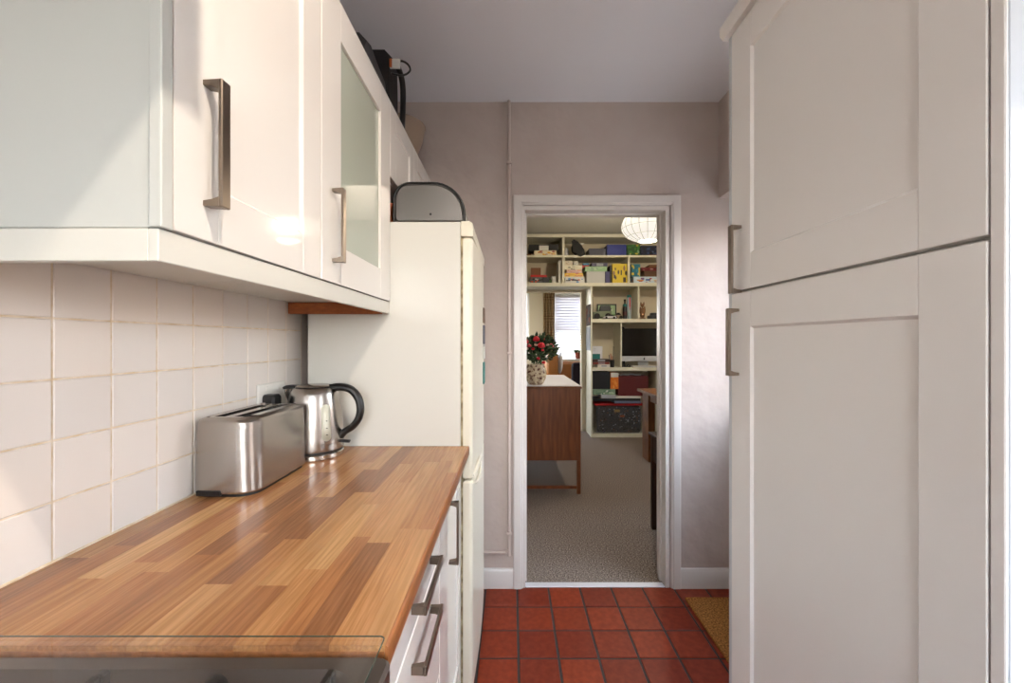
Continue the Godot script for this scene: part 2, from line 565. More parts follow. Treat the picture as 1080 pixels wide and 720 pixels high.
	printed("landscape_print", Color(0.62, 0.74, 0.58), [Color(0.78, 0.84, 0.74), Color(0.40, 0.56, 0.34), Color(0.24, 0.32, 0.22)], 23, 12)
	printed("tube_print", Color(0.60, 0.66, 0.70), [Color(0.10, 0.42, 0.40), Color(0.64, 0.12, 0.12), Color(0.80, 0.80, 0.82)], 24, 22)

# ---------------------------------------------------------------- builders
# wall across the view (constant depth) with holes [x0, x1, y0, y1] sorted by x
func wall_across(st: SurfaceTool, x0: float, x1: float, y0: float, y1: float, d0: float, d1: float, holes: Array) -> void:
	var x := x0
	for h in holes:
		if h[0] > x:
			br(st, x, h[0], y0, y1, d0, d1)
		if h[2] > y0:
			br(st, h[0], h[1], y0, h[2], d0, d1)
		if h[3] < y1:
			br(st, h[0], h[1], h[3], y1, d0, d1)
		x = h[1]
	if x < x1:
		br(st, x, x1, y0, y1, d0, d1)

# wall along the view (constant x) with holes [d0, d1, y0, y1] sorted by depth
func wall_along(st: SurfaceTool, x0: float, x1: float, y0: float, y1: float, d0: float, d1: float, holes: Array) -> void:
	var d := d0
	for h in holes:
		if h[0] > d:
			br(st, x0, x1, y0, y1, d, h[0])
		if h[2] > y0:
			br(st, x0, x1, y0, h[2], h[0], h[1])
		if h[3] < y1:
			br(st, x0, x1, h[3], y1, h[0], h[1])
		d = h[1]
	if d < d1:
		br(st, x0, x1, y0, y1, d, d1)

var handle_mesh: Mesh

func make_handle_mesh() -> void:
	var st := mb()
	# flat bar on two flared feet, long axis y, standing off towards +x
	bx(st, Vector3(0.0245, 0, 0), Vector3(0.006, 0.176, 0.018), 0.0012)
	for s in [-1.0, 1.0]:
		var q := PackedVector2Array([Vector2(0.0, s * 0.0795), Vector2(0.0, s * 0.0865), Vector2(0.0215, s * 0.0878), Vector2(0.0215, s * 0.074), Vector2(0.012, s * 0.0775)])
		prism(st, q, "z", -0.0075, 0.0075)
	st.generate_normals()
	handle_mesh = st.commit()

# side is the way the handle stands off in x; lying handles run along the depth
func handle(parent: Node3D, x: float, y: float, d: float, side: float, lying := false) -> void:
	var o := part_mesh("handle", handle_mesh, M.nickel, parent, P(x, y, d))
	if lying:
		o.rotation = Vector3(PI / 2, 0, 0)
	elif side < 0:
		o.rotation = Vector3(0, PI, 0)

# shaker front whose face lies at x = xf and looks along +x (side 1) or -x (side -1)
func shaker(called: String, parent: Node3D, xf: float, side: float, d0: float, d1: float, y0: float, y1: float, st_w: float, m: Material, glazed := false, rail := -1.0) -> MeshInstance3D:
	var st := mb()
	var r := rail if rail > 0 else st_w
	var xb := xf - side * 0.019
	br(st, xb, xf, y0, y1, d0, d0 + st_w, 0.0012)
	br(st, xb, xf, y0, y1, d1 - st_w, d1, 0.0012)
	br(st, xb, xf, y0, y0 + r, d0 + st_w, d1 - st_w, 0.0008)
	br(st, xb, xf, y1 - r, y1, d0 + st_w, d1 - st_w, 0.0008)
	var o := part(called, st, m, parent)
	var sp := mb()
	if glazed:
		br(sp, xf - side * 0.012, xf - side * 0.008, y0 + r - 0.004, y1 - r + 0.004, d0 + st_w - 0.004, d1 - st_w + 0.004)
		part("glass_panel", sp, M.frosted, o, "frosted grey green glass")
	else:
		br(sp, xf - side * 0.016, xf - side * 0.006, y0 + r, y1 - r, d0 + st_w, d1 - st_w)
		# small sloping bead round the recess
		for e in [[d0 + st_w, 1.0], [d1 - st_w, -1.0]]:
			flat(sp)
			quad(sp, P(xf - side * 0.001, y0 + r, e[0]), P(xf - side * 0.001, y1 - r, e[0]), P(xf - side * 0.0061, y1 - r, e[0] + e[1] * 0.005), P(xf - side * 0.0061, y0 + r, e[0] + e[1] * 0.005), Vector3(side, 0, 0))
		for e in [[y0 + r, 1.0], [y1 - r, -1.0]]:
			flat(sp)
			quad(sp, P(xf - side * 0.001, e[0], d0 + st_w), P(xf - side * 0.001, e[0], d1 - st_w), P(xf - side * 0.0061, e[0] + e[1] * 0.005, d1 - st_w), P(xf - side * 0.0061, e[0] + e[1] * 0.005, d0 + st_w), Vector3(side, 0, 0))
		part("inset_panel", sp, m, o)
	return o

func _ready() -> void:
	# ------------------------------------------------------------ camera, sky, light, exposure
	var cam := Camera3D.new()
	cam.name = "camera"
	cam.position = Vector3(0, 1.275, 0)
	cam.fov = 2.0 * rad_to_deg(atan(360.0 / 438.0))
	cam.near = 0.03
	cam.far = 200.0
	add_child(cam)
	cam.current = true
	var we := WorldEnvironment.new()
	we.name = "surroundings"
	var env := Environment.new()
	env.background_mode = Environment.BG_SKY
	var sky := Sky.new()
	var sm := ProceduralSkyMaterial.new()
	sm.sky_top_color = Color(0.74, 0.80, 0.88)
	sm.sky_horizon_color = Color(0.93, 0.92, 0.89)
	sm.ground_bottom_color = Color(0.45, 0.44, 0.42)
	sm.ground_horizon_color = Color(0.74, 0.72, 0.69)
	sm.sky_curve = 0.2
	sky.sky_material = sm
	env.sky = sky
	env.background_energy_multiplier = 7.6
	env.tonemap_mode = Environment.TONE_MAPPER_LINEAR
	env.tonemap_exposure = 3.55
	env.sdfgi_enabled = true
	env.ssao_enabled = true
	env.ssil_enabled = true
	we.environment = env
	add_child(we)

	rng.seed = 7
	make_materials()
	make_handle_mesh()
	build_kitchen_shell()
	build_other_rooms()
	build_wall_units()
	build_tall_unit()
	build_base_run()
	build_cooker()
	build_fridge()
	build_worktop_things()
	build_lamps()
	build_dining_furniture()
	build_shelves()
	build_front_room()

func build_kitchen_shell() -> void:
	var st := mb()
	# floor: dark grout bed with quarry tiles bedded in it
	br(st, -0.86, 1.35, -0.12, -0.003, -2.1, 2.17)
	var fl := structure("floor", st, M.grout_dark, "kitchen floor of red quarry tiles with dark grout", "floor")
	var tile := mb()
	bx(tile, Vector3(0, -0.0045, 0), Vector3(0.1525, 0.011, 0.1525), 0.0018)
	tile.generate_normals()
	var tm := tile.commit()
	for i in range(-2, 8):
		for k in 25:
			var x := 0.0263 + 0.162 * (i + 0.5)
			var d := 2.158 - 0.162 * (k + 0.5)
			var o := part_mesh("floor_tile", tm, M["quarry_%d" % rng.randi_range(0, 3)], fl, P(x, rng.randf_range(-0.0006, 0.0004), d))
			o.rotation.y = rng.randf_range(-0.003, 0.003)
	st = mb()
	wall_across(st, -1.5, 2.8, -0.12, 2.82, 2.158, 2.276, [[0.046, 0.816, -0.12, 1.977]])
	structure("wall_back", st, M.wall_paint, "mauve painted kitchen wall around the doorway", "wall")
	st = mb()
	br(st, -0.9, -0.7612, -0.12, 2.62, -2.1, 2.158)
	var wl := structure("wall_left", st, M.grout_white, "left kitchen wall with square white tiles above the worktop", "wall")
	# plaster above the tiles
	st = mb()
	br(st, -0.7612, -0.7597, 1.4185, 2.518, -1.9, 2.157)
	br(st, -0.7612, -0.7597, 0.0, 1.4175, 1.501, 2.157)
	br(st, -0.7612, -0.7597, 0.0, 1.4175, -1.9, 0.075)
	part("plaster", st, M.wall_paint, wl)
	var wt := mb()
	bx(wt, Vector3.ZERO, Vector3(0.006, 0.0985, 0.0985), 0.0016)
	wt.generate_normals()
	var wm := wt.commit()
	for c in 14:
		for r in 5:
			var o := part_mesh("wall_tile", wm, [M.tile_white, M.tile_warm, M.tile_grey][rng.randi_range(0, 2)], wl, P(-0.7625 + rng.randf_range(-0.0004, 0.0004), 0.9585 + 0.1014 * r, 0.1298 + 0.1013 * c))
			o.rotation = Vector3(0, rng.randf_range(-0.004, 0.004), rng.randf_range(-0.004, 0.004))
	st = mb()
	wall_across(st, -0.9, 1.35, -0.12, 2.62, -2.1, -1.9, [[-0.5, 0.95, 1.0, 2.2]])
	structure("wall_rear", st, M.wall_paint, "kitchen wall with window behind the viewer", "wall")
	window_z("window_5", "white framed window in the wall behind the viewer", -2.06, -2.0, -0.5, 0.95, 1.0, 2.2, [1.8])
	st = mb()
	wall_along(st, 1.073, 1.35, -0.003, 2.518, -1.9, 2.158, [[-0.32, 0.38, 0.5, 1.92], [1.2, 2.158, -0.003, 2.018]])
	structure("wall_right", st, M.wall_paint, "right kitchen wall with window and back door opening", "wall")
	st = mb()
	br(st, -0.9, 1.35, 2.518, 2.62, -2.1, 2.158)
	structure("ceiling", st, M.ceiling_paint, "pale grey kitchen ceiling", "ceiling")
	# skirting
	st = mb()
	var sk := PackedVector2Array([Vector2(-2.158, 0.0), Vector2(-2.140, 0.0), Vector2(-2.140, 0.088), Vector2(-2.146, 0.098), Vector2(-2.158, 0.1)])
	prism(st, sk, "x", -0.70, 0.0065)
	structure("baseboard_back_left", st, M.trim_white, "short white skirting board between fridge and door frame", "skirting")
	st = mb()
	prism(st, sk, "x", 0.872, 1.34)
	structure("baseboard_back_right", st, M.trim_white, "white skirting board right of the doorway", "skirting")
	# doorway lining and moulded architrave
	var tr := Node3D.new()
	tr.name = "trim_1"
	add_child(tr)
	tag(tr, "white moulded door frame around the open doorway", "door frame", "", "structure")
	st = mb()
	br(st, 0.0465, 0.0684, 0.0, 1.955, 2.150, 2.28, 0.0015)
	br(st, 0.794, 0.8155, 0.0, 1.955, 2.150, 2.28, 0.0015)
	br(st, 0.0465, 0.8155, 1.955, 1.9765, 2.150, 2.28, 0.0015)
	part("door_lining", st, M.trim_white, tr)
	var prof := [Vector2(0.0, 0.0), Vector2(0.0, 0.017), Vector2(0.004, 0.0195), Vector2(0.036, 0.0195), Vector2(0.040, 0.017), Vector2(0.0415, 0.013), Vector2(0.0445, 0.0145), Vector2(0.048, 0.012), Vector2(0.0495, 0.006), Vector2(0.0515, 0.0)]
	st = mb()
	# sweep the moulding up the left side, across and down the right side with mitred corners
	var xo0 := 0.0074
	var xo1 := 0.871
	var yo := 2.030
	for k in prof.size() - 1:
		var a: Vector2 = prof[k]
		var b: Vector2 = prof[k + 1]
		flat(st)
		var o2 := Vector2(-(b.y - a.y), b.x - a.x)
		quad(st, P(xo0 + a.x, 0, 2.157 - a.y), P(xo0 + b.x, 0, 2.157 - b.y), P(xo0 + b.x, yo - b.x, 2.157 - b.y), P(xo0 + a.x, yo - a.x, 2.157 - a.y), Vector3(o2.x, 0, o2.y))
		quad(st, P(xo1 - a.x, 0, 2.157 - a.y), P(xo1 - b.x, 0, 2.157 - b.y), P(xo1 - b.x, yo - b.x, 2.157 - b.y), P(xo1 - a.x, yo - a.x, 2.157 - a.y), Vector3(-o2.x, 0, o2.y))
		quad(st, P(xo0 + a.x, yo - a.x, 2.157 - a.y), P(xo0 + b.x, yo - b.x, 2.157 - b.y), P(xo1 - b.x, yo - b.x, 2.157 - b.y), P(xo1 - a.x, yo - a.x, 2.157 - a.y), Vector3(0, -o2.x, o2.y))
	part("architrave", st, M.trim_white, tr)
	st = mb()
	br(st, 0.0684, 0.078, 0.0, 1.955, 2.205, 2.24, 0.001)
	br(st, 0.7845, 0.794, 0.0, 1.955, 2.205, 2.24, 0.001)
	br(st, 0.078, 0.7845, 1.9455, 1.955, 2.205, 2.24, 0.001)
	part("door_stop", st, M.trim_white, tr)
	st = mb()
	br(st, 0.070, 0.792, 0.0, 0.008, 2.150, 2.190, 0.003)
	structure("trim_2", st, M.aluminium, "silver threshold strip between red tiles and carpet", "threshold strip")
	# painted pipe with clips
	var pp := thing("wall_pipe", "thin painted pipe running up the wall beside the door frame", "pipe", P(-0.0155, 0.17, 2.14))
	st = mb()
	tube(st, smooth_path([P(-0.7, 0.187, 2.144), P(-0.3, 0.187, 2.144), P(-0.06, 0.187, 2.144), P(-0.03, 0.190, 2.144), P(-0.0165, 0.205, 2.144), P(-0.0155, 0.23, 2.144), P(-0.0155, 1.0, 2.144), P(-0.0155, 2.5175, 2.144)], 4), 0.0085, 12)
	part("pipe_run", st, M.pipe_paint, pp)
	for y in [0.285, 1.215, 2.195]:
		st = mb()
		br(st, -0.028, -0.003, y - 0.006, y + 0.006, 2.132, 2.157, 0.002)
		part("clip", st, M.pipe_paint, pp)
	# coir mat
	st = mb()
	br(st, 0.855, 1.22, 0.0, 0.014, 1.42, 2.052, 0.003)
	solo("door_mat", st, M.coir, "brown coir door mat on the red tiles", "door mat")
	# glazed back door, set deep in the right wall
	var dr := Node3D.new()
	dr.name = "door_1"
	add_child(dr)
	tag(dr, "white glazed back door in the right wall", "door", "", "structure")
	st = mb()
	for e in [[1.205, 1.25], [2.108, 2.153]]:
		br(st, 1.24, 1.31, 0.0, 2.015, e[0], e[1], 0.003)
	br(st, 1.24, 1.31, 1.97, 2.015, 1.25, 2.108, 0.003)
	br(st, 1.24, 1.31, 0.0, 0.03, 1.25, 2.108, 0.003)
	part("door_frame", st, M.upvc, dr)
	st = mb()
	for e in [[1.255, 1.34], [2.018, 2.103]]:
		br(st, 1.255, 1.30, 0.035, 1.965, e[0], e[1], 0.003)
	for e in [[0.035, 0.14], [0.86, 0.95], [1.88, 1.965]]:
		br(st, 1.255, 1.30, e[0], e[1], 1.34, 2.018, 0.003)
	var lf := part("door_leaf", st, M.upvc, dr)
	st = mb()
	br(st, 1.268, 1.288, 0.14, 0.86, 1.34, 2.018, 0.002)
	part("lower_panel", st, M.upvc, lf)
	st = mb()
	br(st, 1.275, 1.281, 0.95, 1.88, 1.34, 2.018)
	part("pane", st, M.pane, lf)
	st = mb()
	br(st, 1.246, 1.255, 0.93, 1.13, 1.285, 1.31, 0.002)
	tube(st, smooth_path([P(1.25, 1.05, 1.297), P(1.215, 1.05, 1.297), P(1.21, 1.05, 1.33), P(1.21, 1.05, 1.41)], 4), 0.009, 10)
	part("door_handle", st, M.nickel, lf)
	# window in the right wall beside the camera
	window_x("window_1", "white framed window in the right kitchen wall", 1.25, 1.31, -0.32, 0.38, 0.5, 1.92, [])
	# back yard
	st = mb()
	br(st, 1.35, 9.0, -0.25, -0.13, -7.0, 2.158)
	br(st, 2.95, 9.0, -0.25, -0.13, 2.158, 9.0)
	structure("ground", st, M.paving, "pale paving of the yard outside", "ground")
	st = mb()
	br(st, 4.6, 4.8, -0.13, 1.9, -7.0, 9.0)
	structure("wall_yard", st, M.yard_render, "yard wall outside the kitchen window", "wall")

func window_x(called: String, label: String, x0: float, x1: float, d0: float, d1: float, y0: float, y1: float, bars: Array) -> void:
	var w := Node3D.new()
	w.name = called
	add_child(w)
	tag(w, label, "window", "", "structure")
	var st := mb()
	br(st, x0, x1, y0, y1, d0, d0 + 0.06, 0.003)
	br(st, x0, x1, y0, y1, d1 - 0.06, d1, 0.003)
	br(st, x0, x1, y0, y0 + 0.06, d0 + 0.06, d1 - 0.06, 0.003)
	br(st, x0, x1, y1 - 0.06, y1, d0 + 0.06, d1 - 0.06, 0.003)
	for b in bars:
		br(st, x0, x1, y0 + 0.06, y1 - 0.06, b - 0.03, b + 0.03, 0.003)
	part("window_frame", st, M.upvc, w)
	st = mb()
	br(st, (x0 + x1) / 2 - 0.003, (x0 + x1) / 2 + 0.003, y0 + 0.06, y1 - 0.06, d0 + 0.06, d1 - 0.06)
	part("pane", st, M.pane, w)

func window_z(called: String, label: String, d0: float, d1: float, x0: float, x1: float, y0: float, y1: float, bars: Array) -> void:
	var w := Node3D.new()
	w.name = called
	add_child(w)
	tag(w, label, "window", "", "structure")
	var st := mb()
	br(st, x0, x0 + 0.05, y0, y1, d0, d1, 0.003)
	br(st, x1 - 0.05, x1, y0, y1, d0, d1, 0.003)
	br(st, x0 + 0.05, x1 - 0.05, y0, y0 + 0.05, d0, d1, 0.003)
	br(st, x0 + 0.05, x1 - 0.05, y1 - 0.05, y1, d0, d1, 0.003)
	for b in bars:
		br(st, x0 + 0.05, x1 - 0.05, b - 0.02, b + 0.02, d0, d1, 0.003)
	part("window_frame", st, M.upvc, w)
	st = mb()
	br(st, x0 + 0.05, x1 - 0.05, y0 + 0.05, y1 - 0.05, (d0 + d1) / 2 - 0.003, (d0 + d1) / 2 + 0.003)
	part("pane", st, M.pane, w)

func build_other_rooms() -> void:
	var st := mb()
	br(st, -1.6, 2.95, -0.12, 0.004, 2.17, 8.7)
	structure("floor_carpet", st, M.carpet, "grey beige carpet in the room beyond the doorway", "carpet")
	st = mb()
	wall_along(st, -1.6, -1.5, 0.004, 2.72, 2.276, 8.7, [[7.0, 8.0, 0.85, 2.2]])
	structure("wall_dining_left", st, M.cream_wall, "left wall of the rooms beyond", "wall")
	window_x("window_6", "white framed side window of the front room", -1.58, -1.53, 7.0, 8.0, 0.85, 2.2, [7.5])
	st = mb()
	wall_along(st, 2.8, 2.95, 0.004, 2.72, 2.276, 8.7, [[3.2, 4.0, 0.95, 2.15]])
	structure("wall_dining_right", st, M.cream_wall, "right wall of the dining room with window", "wall")
	window_x("window_2", "white framed window in the dining room wall", 2.84, 2.90, 3.2, 4.0, 0.95, 2.15, [3.6])
	st = mb()
	br(st, -1.6, 2.95, 2.72, 2.82, 2.276, 8.7)
	structure("ceiling_dining", st, M.dining_ceiling, "pale ceiling of the room beyond the doorway", "ceiling")
	st = mb()
	wall_across(st, -1.5, 2.8, 0.004, 2.72, 5.9, 6.02, [[-0.25, 0.987, 0.004, 1.98]])
	structure("wall_middle", st, M.cream_wall, "cream wall behind the shelves with opening to front room", "wall")
	st = mb()
	wall_across(st, -1.5, 2.8, 0.004, 2.72, 8.5, 8.7, [[-1.2, 0.355, 1.0, 2.27], [0.873, 1.95, 0.93, 2.27]])
	structure("wall_front", st, M.cream_wall, "cream wall of the front room around the window", "wall")
	window_z("window_3", "bright window at far side of front room", 8.56, 8.62, 0.873, 1.95, 0.93, 2.27, [1.62])
	window_z("window_4", "pale window edge left of the patterned curtain", 8.56, 8.62, -1.2, 0.355, 1.0, 2.27, [])

# ---------------------------------------------------------------- fitted kitchen
func build_wall_units() -> void:
	var xf := -0.425
	# first unit: solid door
	var u := thing("wall_cabinet", "white gloss wall cabinet with solid shaker door", "cabinet", P(-0.76, 1.4125, 0.72), "wall cabinets above the worktop")
	var st := mb()
	br(st, -0.750, xf - 0.021, 1.408, 2.114, 0.520, 0.926, 0.001)
	part("carcass", st, M.carcass_white, u)
	var dr := shaker("door", u, xf, 1.0, 0.5225, 0.9250, 1.4150, 2.116, 0.079, M.gloss_white)
	handle(dr, xf, 1.5485, 0.5785, 1.0)
	st = mb()
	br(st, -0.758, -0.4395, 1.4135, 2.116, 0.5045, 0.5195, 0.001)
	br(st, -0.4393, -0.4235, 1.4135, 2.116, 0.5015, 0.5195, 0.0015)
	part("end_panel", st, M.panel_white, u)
	# second unit: glazed door, so its inside is built
	var g := thing("wall_cabinet", "white wall cabinet with frosted glass door beside the fridge", "cabinet", P(-0.76, 1.4125, 1.18), "wall cabinets above the worktop")
	st = mb()
	br(st, -0.750, xf - 0.021, 1.408, 1.426, 0.929, 1.449)
	br(st, -0.750, xf - 0.021, 2.096, 2.114, 0.929, 1.449)
	br(st, -0.750, xf - 0.021, 1.426, 2.096, 0.929, 0.945)
	br(st, -0.750, xf - 0.021, 1.426, 2.096, 1.433, 1.449)
	br(st, -0.750, -0.742, 1.426, 2.096, 0.945, 1.433)
	part("carcass", st, M.carcass_white, g)
	st = mb()
	br(st, -0.741, -0.47, 1.742, 1.758, 0.946, 1.432, 0.001)
	part("shelf", st, M.carcass_white, g)
	dr = shaker("door", g, xf, 1.0, 0.929, 1.4495, 1.4150, 2.116, 0.104, M.gloss_white, true, 0.095)
	handle(dr, xf, 1.5505, 0.988, 1.0)
	# light pelmet below both
	st = mb()
	br(st, -0.441, -0.4285, 1.3725, 1.4125, 0.503, 1.4515, 0.0012)
	br(st, -0.7575, -0.441, 1.3725, 1.4125, 0.503, 0.5185, 0.0012)
	var pel := thing("cabinet_pelmet", "cream white pelmet strip along the underside of wall cabinets", "pelmet", P(-0.43, 1.3725, 0.98))
	part("pelmet_board", st, M.carcass_white, pel)
	st = mb()
	br(st, -0.7545, -0.4415, 1.368, 1.4065, 1.398, 1.416, 0.001)
	part("end_batten", st, M.chipboard, pel, "bare brown wood batten at pelmet end")
	# unit over the fridge
	var o := thing("wall_cabinet", "low white wall cabinet above the fridge freezer", "cabinet", P(-0.76, 1.85, 1.8), "wall cabinets above the worktop")
	st = mb()
	br(st, -0.758, xf - 0.021, 1.85, 2.114, 1.454, 2.154, 0.001)
	part("carcass", st, M.carcass_white, o)
	shaker("door", o, xf, 1.0, 1.4535, 1.8010, 1.852, 2.116, 0.07, M.gloss_white)
	shaker("door", o, xf, 1.0, 1.8035, 2.152, 1.852, 2.116, 0.07, M.gloss_white)
	# box canopy cooker hood over the hob, out of the picture; it shades the end panel and the near door
	var h := thing("cooker_hood", "white box cooker hood above the hob", "cooker hood", P(-0.76, 1.807, 0.12))
	st = mb()
	br(st, -0.7590, -0.25, 1.807, 1.93, -0.19, 0.435, 0.002)
	part("canopy", st, M.carcass_white, h)
	st = mb()
	br(st, -0.7590, -0.52, 1.9305, 2.517, 0.0, 0.25, 0.002)
	part("chimney", st, M.carcass_white, h)

func build_tall_unit() -> void:
	var xf := 0.59
	var t := thing("tall_cabinet", "tall white larder cabinet with two shaker doors on the right", "cabinet", P(0.83, 0.0, 0.82))
	var st := mb()
	br(st, xf + 0.021, 1.071, 0.1, 2.098, 0.5145, 1.117, 0.001)
	part("carcass", st, M.carcass_white, t)
	st = mb()
	br(st, xf + 0.05, 1.071, 0.0, 0.0995, 0.5145, 1.117)
	part("plinth", st, M.carcass_white, t)
	st = mb()
	br(st, xf + 0.0065, 1.071, 0.0, 2.098, 0.4975, 0.5140, 0.0008)
	br(st, xf + 0.001, 1.071, 0.0, 2.098, 1.1175, 1.1320, 0.0015)
	part("end_panel", st, M.gloss_panel, t, "high gloss white end panel")
	st = mb()
	br(st, xf + 0.001, xf + 0.006, 0.0, 2.098, 0.4975, 0.5140, 0.0015)
	part("panel_edging", st, M.door_white, t)
	var a := shaker("door", t, xf, -1.0, 0.5160, 1.1160, 1.4075, 2.096, 0.088, M.door_white)
	handle(a, xf, 1.4870, 1.0740, -1.0)
	var b := shaker("door", t, xf, -1.0, 0.5160, 1.1165, 0.105, 1.4010, 0.088, M.door_white)
	handle(b, xf, 1.2735, 1.0860, -1.0)
	st = mb()
	prism(st, PackedVector2Array([Vector2(1.071, 2.0985), Vector2(0.578, 2.0985), Vector2(0.570, 2.110), Vector2(0.570, 2.132), Vector2(0.576, 2.137), Vector2(1.071, 2.137)]), "z", -1.140, -0.490)
	part("cornice", st, M.door_white, t)

func build_base_run() -> void:
	var xf := -0.177
	# drawer unit
	var u := thing("drawer_unit", "white base cabinet with drawers under the worktop", "cabinet", P(-0.46, 0.0, 0.76))
	var st := mb()
	br(st, -0.752, xf - 0.021, 0.12, 0.8775, 0.5035, 1.0145)
	part("carcass", st, M.carcass_white, u)
	st = mb()
	br(st, -0.752, -0.235, 0.0, 0.1195, 0.5035, 1.0145)
	part("plinth", st, M.carcass_white, u)
	for e in [[0.757, 0.874, 0.803], [0.470, 0.753, 0.697], [0.125, 0.466, 0.41]]:
		st = mb()
		br(st, xf - 0.019, xf, e[0], e[1], 0.5050, 1.0130, 0.0025)
		var dw := part("drawer", st, M.gloss_white, u)
		handle(dw, xf, e[2], 0.815, 1.0, true)
	# door unit
	var c := thing("base_cabinet", "white base cabinet with upright handle next to the fridge", "cabinet", P(-0.46, 0.0, 1.23))
	st = mb()
	br(st, -0.752, xf - 0.021, 0.12, 0.8775, 1.0165, 1.4480)
	part("carcass", st, M.carcass_white, c)
	st = mb()
	br(st, -0.752, -0.235, 0.0, 0.1195, 1.0165, 1.4480)
	part("plinth", st, M.carcass_white, c)
	var dr := shaker("door", c, xf, 1.0, 1.0170, 1.4470, 0.125, 0.874, 0.079, M.gloss_white)
	handle(dr, xf, 0.737, 1.170, 1.0)
	# block worktop
	var w := thing("worktop", "butcher block wooden worktop with mixed brown staves", "worktop", P(-0.45, 0.87, 0.98))
	st = mb()
	br(st, -0.7555, -0.1535, 0.8780, 0.903, 0.4985, 1.4500)
	part("core", st, M.worktop_edge, w)
	var x := -0.7560
	var r := RandomNumberGenerator.new()
	r.seed = 41
	var last := -1
	while x < -0.157:
		var wd := minf(r.randf_range(0.031, 0.046), -0.1528 - x)
		if -0.1528 - (x + wd) < 0.02:
			wd = -0.1528 - x
		var d := 0.4985
		var first := true
		while d < 1.4495:
			var ln := r.randf_range(0.12, 0.34) if first else r.randf_range(0.24, 0.52)
			first = false
			if 1.45 - (d + ln) < 0.12:
				ln = 1.45 - d
			st = mb()
			br(st, x + 0.00012, x + wd - 0.00012, 0.9031, 0.910, d + 0.00012, d + ln - 0.00012)
			var k := r.randi_range(0, 6)
			if k == last:
				k = (k + 2) % 7
			last = k
			part("stave", st, M["stave_%d" % k], w)
			d += ln
		x += wd
	st = mb()
	# rounded front nosing
	var p := PackedVector2Array([Vector2(-0.1527, 0.8780), Vector2(-0.1527, 0.910), Vector2(-0.1515, 0.910), Vector2(-0.1498, 0.9085), Vector2(-0.149, 0.906), Vector2(-0.149, 0.881), Vector2(-0.1505, 0.8780)])
	prism(st, p, "z", -1.450, -0.4985)
	part("front_edge", st, M.worktop_edge, w)
	# sealant bead along the tiles
	st = mb()
	br(st, -0.7592, -0.7562, 0.903, 0.9135, 0.4985, 1.45, 0.001)
	part("sealant", st, M.grout_white, w)

